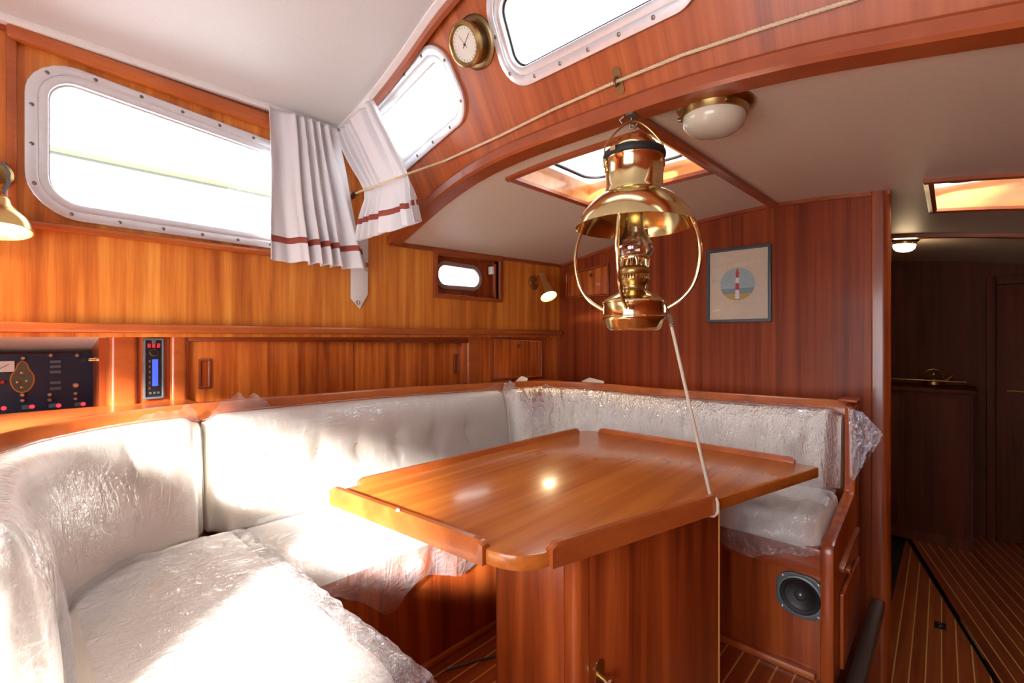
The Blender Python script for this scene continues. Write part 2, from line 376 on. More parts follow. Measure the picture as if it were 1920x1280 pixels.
# window 1
def window_ring(name, o_loop, wid, mp, nrm, label, n_screw, scr_off, depth=.012, glass_off=.012, gk='alu'):
    nrm = Vector(nrm)
    c = Vector((0, 0, 0)); P = [Vector(mp(*p)) for p in o_loop]
    for p in P: c += p/len(P)
    t = thing(name, label, 'window', (c.x, c.y, min(p.z for p in P)), kind=S)
    up = lambda h: (lambda a, b: Vector(mp(a, b))+nrm*h)
    mid = inset(o_loop, wid*.55); inn = inset(o_loop, wid)
    f = MB(); f.panel(o_loop, [mid], up(0), nrm*depth); f.panel(inset(o_loop, wid*.5), [inn], up(0), nrm*depth*.62)
    fr = f.build('frame', 'alu', t, bevel=.0025)
    # inner lining through the wall thickness
    L = MB(); l0 = [up(0.002)(*p) for p in inn]; l1 = [up(-glass_off-.015)(*p) for p in inn]
    o2 = inset(inn, -.006); m0 = [up(0.002)(*p) for p in o2]; m1 = [up(-glass_off-.015)(*p) for p in o2]
    n = len(inn); fs = []
    for i in range(n):
        j = (i+1) % n; fs += [(i, j, n+j, n+i), (2*n+i, 3*n+i, 3*n+j, 2*n+j), (n+i, n+j, 3*n+j, 3*n+i)]
    L.add(l0+l1+m0+m1, fs); L.build('lining', 'alu', t)
    g = MB(); g.hexa([up(-glass_off)(*p) for p in inset(inn, -.003)], [up(-glass_off-.005)(*p) for p in inset(inn, -.003)]); g.build('pane', 'pane', t, smooth=0)
    gs = MB(); gs.panel(inset(inn, -.001), [inset(inn, .004)], up(-glass_off+.0005), nrm*.004); gs.build('gasket', gk, t)
    # screws
    sl = inset(o_loop, wid*.3); per = [0]
    for i in range(len(sl)): per.append(per[-1]+(Vector(sl[i])-Vector(sl[(i+1) % len(sl)])).length)
    for k in range(n_screw):
        d = ((k+scr_off)/n_screw)*per[-1]
        for i in range(len(sl)):
            if per[i] <= d <= per[i+1]:
                q = Vector(sl[i]).lerp(Vector(sl[(i+1) % len(sl)]), (d-per[i])/max(1e-9, per[i+1]-per[i])); break
        MB().lathe([(.0052, 0), (.0052, .001), (.003, .0024), (0, .0026)], up(depth*.95)(q.x, q.y), nrm, 10).build('screw', 'dark_steel', fr)
    return t
window_ring('window_1', w1o, .045, mside(XW), (1, 0, 0), 'large rounded side window in white aluminium frame', 22, .3)
# mouldings round window 1
t = thing('trim_3', 'wooden mouldings framing the large side window', 'trim', (XW, .4, .3+E), kind=S)
MB().box((XW, YA, .287+E), (XW+.028, 1.02, .306+E)).build('sill_moulding', 'rail', t, bevel=.006)
MB().box((XW, .0, .306+E), (XW+.018, .020, .80+E)).build('stile', 'rail', t, bevel=.004)
h = MB(); h.hexa([(XW, .0, .765+E), (XW+.03, .0, .765+E), (XW+.03, .90, .722+E), (XW, .90, .722+E)], [(XW, .0, .80+E), (XW+.03, .0, .80+E), (XW+.03, .90, .775+E), (XW, .90, .775+E)])
h.build('head_moulding', 'rail', t, bevel=.008)
MB().box((XW, YA, .785+E), (XW+.012, .90, .812+E)).build('cornice_strip', 'trim', t)
# white curtain track along the side
MB().box((XW, YA, .797+E), (XW+.035, .88, .822+E)).build('curtain_track', 'white_paint', label='white curtain track along headliner above large side window', cat='curtain track', bevel=.004)
# dividing strip where the side panel changes, trim along the low ceiling
h = MB(); h.hexa([(XW, 1.13, .395+E), (XW+.014, 1.13, .395+E), (XW+.014, YB, .432+E), (XW, YB, .432+E)], [(XW, 1.12, .412+E), (XW+.014, 1.12, .412+E), (XW+.014, YB, .449+E), (XW, YB, .449+E)])
h.build('trim_4', 'trim', label='dark trim where side wall meets forward ceiling', cat='trim', kind=S)
# porthole: recessed box frame + oval ring
t = thing('window_2', 'small oval porthole in a recessed wooden frame', 'window', (XW, 1.6, .2+E), kind=S)
rec = [(1.386, .205), (1.80, .205), (1.80, .405), (1.386, .392)]
fr = MB(); fr.panel([(1.366, .186), (1.822, .186), (1.822, .424), (1.366, .410)], [rec], mside(XW), (.016, 0, 0)); fr.build('frame', 'trim', t, bevel=.004)
ov = round_poly([(1.402, .234), (1.712, .240), (1.712, .372), (1.402, .374)], .066, 8)
ovi = inset(ov, .022)
MB().panel(rec, [inset(ov, .008)], mside(XW-.045), (-.012, 0, 0)).build('back_panel', 'mah_z', t, smooth=0)
for a, b in ((rec[0], rec[1]), (rec[1], rec[2]), (rec[2], rec[3]), (rec[3], rec[0])):
    MB().hexa([(XW, *a), (XW-.045, *a), (XW-.045, *b), (XW, *b)], [(XW, a[0]+.0, a[1]), (XW-.045, *a), (XW-.045, *b), (XW, *b)])
rv = MB(); n = 4
rv.add([(XW+.001, p[0], p[1]+E) for p in rec]+[(XW-.05, p[0], p[1]+E) for p in rec]+[(XW+.001, p[0], p[1]+E) for p in inset(rec, -.008)]+[(XW-.05, p[0], p[1]+E) for p in inset(rec, -.008)],
       [f for i in range(4) for f in ((i, (i+1) % 4, 4+(i+1) % 4, 4+i), (8+i, 12+i, 12+(i+1) % 4, 8+(i+1) % 4))]); rv.build('reveal', 'mah_z', t, smooth=0)
fr2 = MB(); fr2.panel(ov, [ovi], mside(XW-.045), (.016, 0, 0)); fr2.build('ring', plain('bronze_grey_ring', (.42, .34, .32), .35, .5), t, bevel=.004)
g = MB(); g.hexa([mside(XW-.052)(*p) for p in inset(ovi, -.003)], [mside(XW-.056)(*p) for p in inset(ovi, -.003)]); g.build('pane', 'pane', t, smooth=0)
MB().box((XW-.03, 1.755, .335+E), (XW-.02+.02, 1.772, .375+E)).build('catch', 'white_paint', t, bevel=.002)
MB().tube([(XW-.012, 1.786, .21+E), (XW-.012, 1.786, .39+E)], .009, 10).build('roll_blind', 'mah_z', t)

# ---- deckhouse front wall (raked) with its windows
def mf(x, z): return (x, fwall_y(z), z)
NF = Vector((0, -1, -RK)).normalized()
xs = [XW+(XS-XW)*i/48 for i in range(49)]
outer = [(x, arc_z(x)) for x in xs]+[(x, roof_z(x)+.03) for x in reversed(xs)]
def absz(l): return [(a, b+E) for a, b in l]
WA = absz([(-1.69, .588), (-1.078, .688), (-1.098, .893), (-1.69, .812)])
WB = absz([(-.921, .692), (-.355, .692), (-.355, .915), (-.905, .915)])
WC = absz([(-.20, .688), (.42, .588), (.42, .80), (-.18, .893)])
loops = [round_poly(WA, .075, 8), round_poly(WB, .075, 8), round_poly(WC, .075, 8)]
MB().panel(outer, [inset(l, .012) for l in loops], mf, -NF*.03).build('wall_front', 'front_v', label='raked mahogany deckhouse front wall with windows', cat='wall', kind=S, smooth=0)
window_ring('window_3', loops[0], .04, mf, NF, 'small slanted front window beside the barometer', 14, .2)
window_ring('window_4', loops[1], .04, mf, NF, 'front window between barometer and rope eye', 16, .5, gk='blackrub')
window_ring('window_5', loops[2], .04, mf, NF, 'front window on the passage side', 14, .5)
# arched edge moulding
prof = [(-.002, -.012), (-.03, -.012), (-.036, -.004), (-.036, .022), (-.030, .030), (-.002, .030)]
ed = MB(); lp = []
for x in xs:
    z = arc_z(x); y = fwall_y(z); lp.append([(x, y+a+.008, z+b) for a, b in prof]+[(x, y+.035, z+.03), (x, y+.035, z-.012)])
ed.loft(lp); ed.build('trim_5', 'trim', label='arched mahogany moulding under the front wall', cat='trim', kind=S)
# cornice under the deckhouse roof, along the front wall
ed = MB(); ew = MB(); lp = []; lq = []
for x in xs:
    z = roof_z(x); y = fwall_y(z)-.002; lp.append([(x, y, z-.038), (x, y-.012, z-.034), (x, y-.012-.0, z-.012), (x, y, z-.006)])
    lq.append([(x, y-.002, z-.012), (x, y-.03, z-.006), (x, y-.03, z+.012), (x, y-.002, z+.012)])
ed.loft(lp); ed.build('trim_6', 'trim', label='mahogany cornice strip along top of front wall', cat='trim', kind=S)
ew.loft(lq); ew.build('curtain_track', 'white_paint', label='white curtain track along headliner above front windows', cat='curtain track')

# ---- headliners
def sheet(name, fx, x0, x1, y0f, y1f, holes, mat, label, th=.02, nx=48, ny=14):
    bx = sorted(set([x0+(x1-x0)*i/nx for i in range(nx+1)]+[v for h in holes for v in h[:2]]))
    m = MB()
    for i in range(len(bx)-1):
        a, b = bx[i], bx[i+1]; mid = (a+b)/2
        segs = [(None, None)]
        hs = sorted([h for h in holes if h[0] < mid < h[1]], key=lambda h: h[2]); cur = None; lst = []
        for h in hs: lst.append((cur, h[2])); cur = h[3]
        lst.append((cur, None))
        for s_, e_ in lst:
            qa = []
            for x in (a, b):
                ya = y0f(x) if s_ is None else s_; yb = y1f(x) if e_ is None else e_
                qa.append([ya+(yb-ya)*k/ny for k in range(ny+1)])
            for k in range(ny):
                lo = [(a, qa[0][k]), (b, qa[1][k]), (b, qa[1][k+1]), (a, qa[0][k+1])]
                p = [(x, y, fx(x, y)) for x, y in lo]; m.add(p, [(0, 1, 2, 3)]); m.add([(x, y, z+th) for x, y, z in p], [(3, 2, 1, 0)])
    return m.build(name, mat, label=label, cat='ceiling', kind=S, smooth=40)
sheet('ceiling', lambda x, y: roof_z(x), XW-.03, XS+.03, lambda x: YA, lambda x: fwall_y(roof_z(x))+.02, [], 'white_vinyl', 'white deckhouse headliner')
c1, c2, c3 = onc(936, 336), onc(1107, 386), onc(1345, 318)
H1 = ((c1.x+c2.x)/2, -.605, c1.y, (c2.y+c3.y)/2)
H1 = (H1[0]+.03, H1[1], H1[2]+.03, H1[3]-.03)
d1, d2 = onc(1728, 336), onc(1748, 394)
H2 = ((d1.x+d2.x)/2+.02, (d1.x+d2.x)/2+.52, d1.y+.02, d2.y-.03)
YC = 3.42
sheet('ceiling', ceil_z, XW-.03, XS+.03, lambda x: fwall_y(arc_z(x))+.02, lambda x: YE, [H1, H2], 'beige', 'cream forward ceiling panels with wood bounce in their colour and two hatches')
bm_ = MB(); lp = []
for i in range(25):
    x = XW+(XS-XW)*i/24; z = ceil_z(x, YC); lp.append([(x, YC, z+.002), (x, YC, z-.02), (x, YC+.05, z-.02), (x, YC+.05, z+.002)])
bm_.loft(lp); bm_.build('trim_7', 'mah_x', label='transverse beam across passage ceiling', cat='trim', kind=S)
# hatches
def hatch(name, label, h, hi, rnd):
    x0, x1, y0, y1 = h
    t = thing(name, label, 'hatch', ((x0+x1)/2, (y0+y1)/2, ceil_z((x0+x1)/2, (y0+y1)/2)), kind=S)
    zc = lambda x, y: ceil_z(x, y)
    for a, b in (((x0, y0), (x1, y0)), ((x1, y0), (x1, y1)), ((x1, y1), (x0, y1)), ((x0, y1), (x0, y0))):
        A, B = Vector((*a, 0)), Vector((*b, 0)); d = (B-A).normalized(); o = Vector((d.y, -d.x, 0))
        c = MB(); nseg = 10; lp = []; lt = []
        ext = .022
        for i in range(nseg+1):
            p = A.lerp(B, i/nseg); z = zc(p.x, p.y); top = E+hi
            lp.append([(p.x, p.y, z), (p.x+o.x*.018, p.y+o.y*.018, z), (p.x+o.x*.018, p.y+o.y*.018, top), (p.x, p.y, top)])
            q = (A-d*ext).lerp(B+d*ext, i/nseg)
            lt.append([(q.x-o.x*.004, q.y-o.y*.004, z+.002), (q.x-o.x*.004, q.y-o.y*.004, z-.010), (q.x+o.x*.010, q.y+o.y*.010, z-.016), (q.x+o.x*.024, q.y+o.y*.024, z-.012), (q.x+o.x*.024, q.y+o.y*.024, z+.002)])
        c.loft(lp); c.build('coaming_board', 'coam', t)
        m = MB(); m.loft(lt); m.build('edge_moulding', 'trim', t)
    o2 = [(x0+.002, y0+.002), (x1-.002, y0+.002), (x1-.002, y1-.002), (x0+.002, y1-.002)]
    inn = round_poly(inset(o2, .038), rnd, 8)
    mp = lambda a, b: (a, b, E+hi-.018)
    MB().panel(o2, [inn], mp, (0, 0, .006)).build('frame', 'frost', t, smooth=0)
    MB().panel(inset(inn, -.004), [inset(inn, .009)], lambda a, b: (a, b, E+hi-.022), (0, 0, .006)).build('gasket', 'blackrub', t)
    MB().hexa([(p[0], p[1], E+hi) for p in inset(inn, -.004)], [(p[0], p[1], E+hi+.008) for p in inset(inn, -.004)]).build('pane', 'pane', t, smooth=0)
hatch('window_6', 'square deck hatch with wooden coaming behind oil lamp', H1, .650, .07)
hatch('window_7', 'deck hatch with wooden coaming over the passage', H2, .665, .06)
# fore-and-aft batten from the front wall to the bulkhead
bt = MB(); lp = []
for i in range(13):
    y = 1.09+(YB-1.09)*i/12; z = ceil_z(-.585, y); lp.append([(-.60, y, z+.004), (-.60, y, z-.014), (-.568, y, z-.014), (-.568, y, z+.004)])
bt.loft(lp); bt.build('trim_8', 'trim', label='dark batten running forward across ceiling to bulkhead', cat='trim', kind=S)

# ---- bulkhead with rounded end post and ceiling moulding
XE = -.175
bx = [XW+(XE-.05-XW)*i/30 for i in range(31)]
out = [(XW-.45, E+.05), (XW-.45, LOW-.04), (XE-.03, LOW-.04)]+[(x, ceil_z(x, YB)+.01) for x in [XE-.03]+bx[::-1]]+[(XW, E+.05)]
MB().panel(out, [], lambda a, b: (a, YB, b), (0, .03, 0)).build('wall_far', 'bulk_v', label='mahogany bulkhead with shade in its colour behind the framed picture', cat='wall', kind=S, smooth=0)
pp = round_poly([(XE-.06, YB-.018), (XE, YB-.018), (XE, YB+.045), (XE-.06, YB+.045)], [.006, .026, .026, .006], 8)
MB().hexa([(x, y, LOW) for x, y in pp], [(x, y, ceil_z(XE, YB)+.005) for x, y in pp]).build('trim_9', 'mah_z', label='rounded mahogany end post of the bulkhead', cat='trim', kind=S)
cm = MB(); lp = []
for x in [XW+(XE-XW)*i/30 for i in range(31)]:
    z = ceil_z(x, YB); lp.append([(x, YB, z-.018), (x, YB-.012, z-.016), (x, YB-.012, z+.004), (x, YB, z+.004)])
cm.loft(lp); cm.build('trim_10', 'trim', label='dark moulding between bulkhead and ceiling', cat='trim', kind=S)

# ---- unseen enclosure: plain starboard side, aft wall opening added for the sun patch
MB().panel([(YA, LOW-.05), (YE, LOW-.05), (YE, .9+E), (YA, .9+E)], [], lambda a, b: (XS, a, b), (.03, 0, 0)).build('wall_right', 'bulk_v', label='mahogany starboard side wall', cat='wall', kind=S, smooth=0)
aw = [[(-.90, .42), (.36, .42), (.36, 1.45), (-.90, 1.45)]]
MB().panel([(XW-.45, LOW-.05), (XS+.03, LOW-.05), (XS+.03, 2.05), (XW-.45, 2.05)], aw, lambda a, b: (a, YA, b), (0, -.03, 0)).build('wall_back', 'bulk_v', label='unseen aft bulkhead with opening added to let the sun in', cat='wall', kind=S, smooth=0)

# ---- forward cabin in the dark: side, end wall, door, galley
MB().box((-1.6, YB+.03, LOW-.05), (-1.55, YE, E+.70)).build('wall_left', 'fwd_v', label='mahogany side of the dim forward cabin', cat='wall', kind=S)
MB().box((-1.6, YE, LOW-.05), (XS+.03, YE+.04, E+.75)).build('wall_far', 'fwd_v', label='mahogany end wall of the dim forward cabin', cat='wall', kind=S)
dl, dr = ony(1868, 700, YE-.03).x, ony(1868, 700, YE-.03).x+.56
t = thing('door_1', 'panelled door with shade in its colour at the end of the passage', 'door', ((dl+dr)/2, YE-.03, LOW), kind=S)
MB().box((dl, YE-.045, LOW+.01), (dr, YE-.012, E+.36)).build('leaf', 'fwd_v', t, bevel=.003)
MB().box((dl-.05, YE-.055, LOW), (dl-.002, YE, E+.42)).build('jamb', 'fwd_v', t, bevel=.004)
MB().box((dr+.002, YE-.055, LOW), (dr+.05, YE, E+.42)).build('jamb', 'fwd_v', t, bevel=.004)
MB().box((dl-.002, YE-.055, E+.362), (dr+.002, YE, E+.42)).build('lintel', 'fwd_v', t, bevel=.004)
MB().tube([(dl+.05, YE-.045, E-.36), (dl+.05, YE-.085, E-.36), (dl+.14, YE-.085, E-.36)], .008, 8).build('handle', 'brass', t)
# ================================================================== BUILT-IN FURNITURE
# ---- lockers under the side ledge
MB().box((XW-.05, YA, .012+E), (XW+.035, YB-.02, .040+E)).build('trim_11', 'rail', label='projecting ledge above the sliding lockers', cat='trim', kind=S, bevel=.008)
XD = XW-.035
def zt(y): return .012+E
# sliding door locker
t = thing('sliding_door_locker', 'long side locker with two sliding doors under the ledge', 'cabinet', (XD, 1.0, -.28+E))
MB().box((XD-.30, .40, -.30+E), (XD-.01, 1.60, -.285+E)).build('bottom_board', 'mah_y', t)
MB().box((XD-.30, .40, -.285+E), (XD-.29, 1.60, .010+E)).build('back_board', 'dark', t)
h = MB(); h.hexa([(XD-.03, .40, -.012+E), (XD+.022, .40, -.012+E), (XD+.022, 1.60, -.030+E), (XD-.03, 1.60, -.030+E)], [(XD-.03, .40, .012+E), (XD+.022, .40, .012+E), (XD+.022, 1.60, .012+E), (XD-.03, 1.60, .012+E)])
h.build('top_track', 'mah_y', t, bevel=.003)
MB().box((XD-.03, .40, -.285+E), (XD+.012, 1.60, -.235+E)).build('bottom_track', 'mah_y', t, bevel=.003)
for y0, y1, xo, hy in ((.405, .985, -.006, .432), (.965, 1.595, -.022, 1.535)):
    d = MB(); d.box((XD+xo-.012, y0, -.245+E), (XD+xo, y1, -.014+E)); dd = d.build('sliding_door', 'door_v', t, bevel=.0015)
    hw = .038 if y0 < .5 else .036
    ho = [(hy, -.172+E), (hy+hw, -.172+E), (hy+hw, -.072+E), (hy, -.072+E)]
    if y0 > .5: ho = [(a, b-.012) for a, b in ho]
    MB().panel(ho, [inset(ho, .0085)], lambda a, b: (XD+xo+.0, a, b), (.008, 0, 0)).build('finger_pull', 'trim', dd, bevel=.003)
    MB().box((XD+xo+.0005, ho[0][0]+.008, ho[0][1]+.008), (XD+xo+.002, ho[1][0]-.008, ho[2][1]-.008)).build('pull_recess', 'mah_z', dd)
# posts
def post(y0, y1, label, xp=.02):
    pl = round_poly([(XD-.05, y0), (XD+xp, y0), (XD+xp, y1), (XD-.05, y1)], [.002, .014, .014, .002], 5)
    MB().hexa([(x, y, -.30+E) for x, y in pl], [(x, y, .012+E) for x, y in pl]).build('locker_post', 'rail', label=label, cat='post', bevel=0)
post(.352, .40, 'rounded wooden post between radio and sliding doors')
post(1.60, 1.685, 'rounded wooden post between sliding doors and small locker')
post(.205, .272, 'rounded wooden post between instrument niche and radio', .026)
# radio fascia board and radio
t = thing('radio_fascia', 'narrow upright wooden board holding the car radio', 'panel', (XD, .31, -.30+E))
MB().box((XD-.03, .272, -.30+E), (XD+.012, .352, .012+E)).build('board', 'mah_z', t, bevel=.002)
def car_radio():
    y0, y1, z0, z1 = .284, .337, -.190+E, -.002+E; x = XD+.012; cy = (y0+y1)/2
    t = thing('car_radio', 'black car radio mounted upright with blue display', 'radio', (x, cy, z0))
    rr = round_poly([(y0, z0), (y1, z0), (y1, z1), (y0, z1)], .006, 4); ri = round_poly([(y0+.007, z0+.007), (y1-.007, z0+.007), (y1-.007, z1-.007), (y0+.007, z1-.007)], .002, 3)
    b = MB(); b.panel(rr, [ri], lambda a, c: (x, a, c), (.012, 0, 0)); b.build('bezel', 'grey_pl', t, bevel=.003)
    MB().hexa([(x, a, c) for a, c in ri], [(x+.008, a, c) for a, c in ri]).build('faceplate', 'black', t, smooth=0)
    MB().box((x+.008, cy-.004, z0+.040), (x+.0095, cy+.010, z0+.122)).build('display', 'lcd', t, smooth=0)
    MB().lathe([(.0095, 0), (.0095, .006), (.008, .009), (0, .009)], (x+.008, cy, z0+.143), (1, 0, 0), 20).build('volume_knob', 'black', t)
    MB().lathe([(.0112, 0), (.0112, .002), (0, .002)], (x+.008, cy, z0+.143), (1, 0, 0), 20).build('knob_ring', 'steel', t)
    for k, dy in enumerate((-.0115, 0, .0115)):
        MB().box((x+.008, cy+dy-.0042, z0+.158), (x+.0105, cy+dy+.0042, z0+.171)).build('preset_button', 'red', t, bevel=.001)
    MB().box((x+.008, cy-.0055, z0+.171), (x+.0105, cy+.0055, z0+.182)).build('eject_button', 'grey_pl', t, bevel=.001)
    for k in range(6): MB().box((x+.008, cy-.0125, z0+.030+k*.0165), (x+.0095, cy-.0085, z0+.038+k*.0165)).build('side_button', 'steel', t)
    for k in range(3): MB().box((x+.008, cy-.012+k*.010, z0+.016), (x+.0095, cy-.006+k*.010, z0+.022)).build('lower_button', 'grey_pl', t)
car_radio()
# instrument niche and electrical panel
t = thing('instrument_niche', 'open wooden niche beside radio holding the switch panel', 'cabinet', (XD-.12, -.2, -.30+E))
MB().box((XD-.30, -.70, -.30+E), (XD+.02, .205, -.272+E)).build('bottom_board', 'mah_y', t)
MB().hexa([(XD-.30, -.70, -.05+E), (XD-.0, -.70, .008+E), (XD-.0, .205, .008+E), (XD-.30, .205, -.05+E)], [(XD-.30, -.70, .012+E), (XD-.0, -.70, .012+E), (XD-.0, .205, .012+E), (XD-.30, .205, .012+E)]).build('top_board', 'white_paint', t)
MB().box((XD-.30, -.70, -.272+E), (XD-.285, .205, -.002+E)).build('back_board', 'mah_z', t)
MB().box((XD-.285, .19, -.272+E), (XD-.05, .205, -.002+E)).build('side_board', 'mah_z', t)
MB().tube([(XD-.20, .189, -.07+E), (XD-.20, .176, -.07+E), (XD-.12, .176, -.07+E), (XD-.12, .189, -.07+E)], .004, 8).build('rail_hook', 'brass', t)
def switch_panel():
    X = XD-.20
    def q(px, py): p = onx(px, py, X); return p.y, p.z
    y0, z0 = q(-120, 780); y1, _ = q(180, 780); _, z1 = q(90, 662); z0 = -.262+E
    t = thing('switch_panel', 'dark navy electrical switch panel with boat outline and red lights', 'switch panel', (X, (y0+y1)/2, z0))
    MB().box((X-.02, y0, z0), (X, y1, z1)).build('plate', 'navy', t, bevel=.002)
    def dot(px, py, r, mat, nm, hgt=.008):
        a, b = q(px, py); MB().lathe([(r, 0), (r, hgt*.6), (r*.7, hgt), (0, hgt)], (X, a, b), (1, 0, 0), 12).build(nm, mat, t)
    for px, py in ((42, 740), (42, 750), (93, 739), (93, 749), (141, 737), (141, 747), (43, 671), (95, 666), (144, 666)): dot(px, py, .006, 'steel', 'toggle_switch', .012)
    dot(142, 722, .009, 'steel', 'key_switch'); dot(5, 716, .006, 'red', 'push_button')
    for px, py in ((7, 765), (60, 762), (110, 760), (156, 757)): dot(px, py, .006, 'redled', 'indicator_lamp', .005)
    for py in (678, 687, 697, 717, 728): a, b = q(104, py); MB().box((X, a-.012, b-.004), (X+.004, a+.012, b+.004)).build('breaker', 'grey_pl', t)
    for px, py in ((50, 763), (100, 760), (148, 757)): a, b = q(px, py); MB().box((X, a-.010, b-.006), (X+.003, a+.010, b+.006)).build('fuse_label', 'grey_pl', t)
    a, b = q(5, 687); MB().box((X, a-.030, b-.016), (X+.006, a+.024, b+.016)).build('meter', 'dial', t, bevel=.002)
    MB().beam((X+.0065, a-.01, b-.008), (X+.0065, a+.012, b+.006), .001, .0015).build('meter_needle', 'black', t)
    a, b = q(177, 684); MB().box((X, a-.003, b-.026), (X+.012, a+.003, b+.026)).build('grab_strip', 'steel', t)
    a, b = q(42, 706); ol = []
    for k in range(28):
        th = k/28*2*PI; yy = math.sin(th)*.026; zz = -math.cos(th)*.042
        if zz > 0: yy *= (1-(zz/.042)**2*.55)
        ol.append((a+yy, b+zz-.006 + (.012 if zz > .03 else 0)))
    MB().panel(ol, [inset(ol, .0035)], lambda p, r: (X, p, r), (.002, 0, 0)).build('boat_outline', 'brass_old', t, smooth=0)
    MB().hexa([(X, p, r) for p, r in inset(ol, .004)], [(X+.001, p, r) for p, r in inset(ol, .004)]).build('boat_shape', plain('boat_diagram_olive', (.10, .085, .05), .5), t, smooth=0)
    for dy, dz in ((0, .012), (-.009, -.016), (.010, -.014), (0, -.032)): MB().lathe([(.0045, 0), (.0045, .003), (0, .004)], (X+.001, a+dy, b+dz), (1, 0, 0), 10).build('lamp_dot', 'brass_old', t)
switch_panel()
# small locker with door beside the bulkhead
def small_locker(name, label, mp, nrm, o, knob, base, back=None):
    t = thing(name, label, 'cabinet', base)
    nrm = Vector(nrm); up = lambda h: (lambda a, b: Vector(mp(a, b))+nrm*h)
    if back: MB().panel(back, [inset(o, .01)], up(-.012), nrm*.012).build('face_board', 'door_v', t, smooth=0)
    MB().panel(o, [inset(o, .013)], up(0), nrm*.012).build('door_frame', 'trim', t, bevel=.004)
    i2 = inset(o, .014)
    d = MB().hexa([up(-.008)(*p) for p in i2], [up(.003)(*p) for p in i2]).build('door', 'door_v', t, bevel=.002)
    MB().lathe([(.011, 0), (.011, .004), (.008, .008), (.004, .009), (0, .009)], up(.003)(*knob), nrm, 16).build('push_knob', 'brass_dark', d)
    return t
o = [(1.765, -.232+E), (2.195, -.245+E), (2.195, -.012+E), (1.765, .004+E)]
small_locker('corner_locker', 'small side locker with framed door under the ledge', lambda a, b: (XD+.012, a, b), (1, 0, 0), o, (1.985, -.048+E), (XD, 1.98, -.30+E),
             [(1.685, -.30+E), (YB-.004, -.30+E), (YB-.004, .012+E), (1.685, .012+E)])
o = [(-1.735, .235+E), (-1.43, .235+E), (-1.43, .425+E), (-1.735, .39+E)]
small_locker('bulkhead_locker', 'small framed locker door high on bulkhead behind oil lamp', lambda a, b: (a, YB-.001, b), (0, -1, 0), o, (-1.552, .365+E), (-1.58, YB, .235+E))

# ---- U-shaped settee
RAIL = []
def arc_pts(c, r, a0, a1, n): return [(c[0]+r*math.cos(a0+(a1-a0)*i/n), c[1]+r*math.sin(a0+(a1-a0)*i/n)) for i in range(n+1)]
RAIL += [(-.285+(-1.24+.285)*i/16, 2.13) for i in range(16)]
RAIL += arc_pts((-1.24, 1.77), .36, PI/2, PI, 14)
RAIL += [(-1.60, 1.77-(1.77-.40)*i/22) for i in range(1, 22)]
RAIL += arc_pts((-1.13, .40), .47, PI, PI*1.5, 18)
RAIL += [(-1.13+i*.09, -.07) for i in range(1, 5)]
cum = [0]
for i in range(1, len(RAIL)): cum.append(cum[-1]+math.dist(RAIL[i], RAIL[i-1]))
def rail_at(s):
    s = min(max(s, 0), cum[-1])
    for i in range(len(cum)-1):
        if cum[i] <= s <= cum[i+1]+1e-9: break
    def tan(j):
        a, b = RAIL[max(j-1, 0)], RAIL[min(j+1, len(RAIL)-1)]; return Vector((b[0]-a[0], b[1]-a[1])).normalized()
    t = (s-cum[i])/max(1e-9, cum[i+1]-cum[i]); p = Vector(RAIL[i]).lerp(Vector(RAIL[i+1]), t); d = tan(i).lerp(tan(i+1), t).normalized()
    return p, Vector((-d.y, d.x)) , d     # point, inward normal (left of travel), tangent
SB = cum[16]; SBC = cum[30]
def rz(s): return E + interp([(0, -.236), (cum[15], -.245), (cum[30], -.225), (cum[44], -.197), (cum[-1], -.188)], s)
def s_at(px, py, sa, sb):         # path length whose rail point projects to column px
    best = None
    for i in range(400):
        s = sa+(sb-sa)*i/399; p, n, d = rail_at(s); fw = p.x*-SY+p.y*CY; rg = p.x*CY+p.y*SY
        if fw <= .05: continue
        e = abs(960+F*rg/fw-px)
        if best is None or e < best[0]: best = (e, s)
    return best[1]
SEAT = .385
t = thing('dinette_settee', 'built-in mahogany settee wrapping round the table', 'settee', (-1.2, 1.0, 0))
def sweep(prof, s0, s1, n, name, mat, bev=0):
    m = MB(); lp = []
    for i in range(n+1):
        s = s0+(s1-s0)*i/n; p, nn, d = rail_at(s)
        lp.append([(p.x+nn.x*a, p.y+nn.y*a, (rz(s)+b) if b < 2 else b-10) for a, b in prof])
    m.loft(lp); return m.build(name, mat, t, smooth=40)
# shared profile: n inward from rail front, z relative to the rail top; b>=2 means absolute z+10
sweep([(-.026, 0), (-.032, -.005), (-.032, -.052), (0, -.052), (0, -.006), (-.005, 0)], 0, cum[-1], 110, 'back_rail', 'rail')
sweep([(-.030, -.052), (-.030, 10.30), (-.014, 10.30), (-.014, -.052)], 0, cum[-1], 110, 'back_board', 'mah_z')
# shelf between rail and hull
sh = MB(); sh.box((XW-.011, -.05, E-.262), (-1.625, 2.16, E-.244)).build('side_shelf', 'mah_y', t)
sh = MB(); sh.box((-1.775, 2.165, E-.30), (-.285, YB-.002, E-.285)).build('forward_shelf', 'mah_x', t)
# top of the shelf visible behind the rail at the aft corner
ts = MB(); cp = [(-1.13+.502*math.cos(a), .40+.502*math.sin(a)) for a in [PI+PI/2*i/10 for i in range(11)]]
pl = cp+[(-1.13, YA+.04), (XW-.03, YA+.04), (XW-.03, .40)]
ts.hexa([(x, y, rz(cum[-1])-.03) for x, y in pl][::-1], [(x, y, rz(cum[-1])-.012) for x, y in pl][::-1]); ts.build('corner_shelf', 'rail', t)
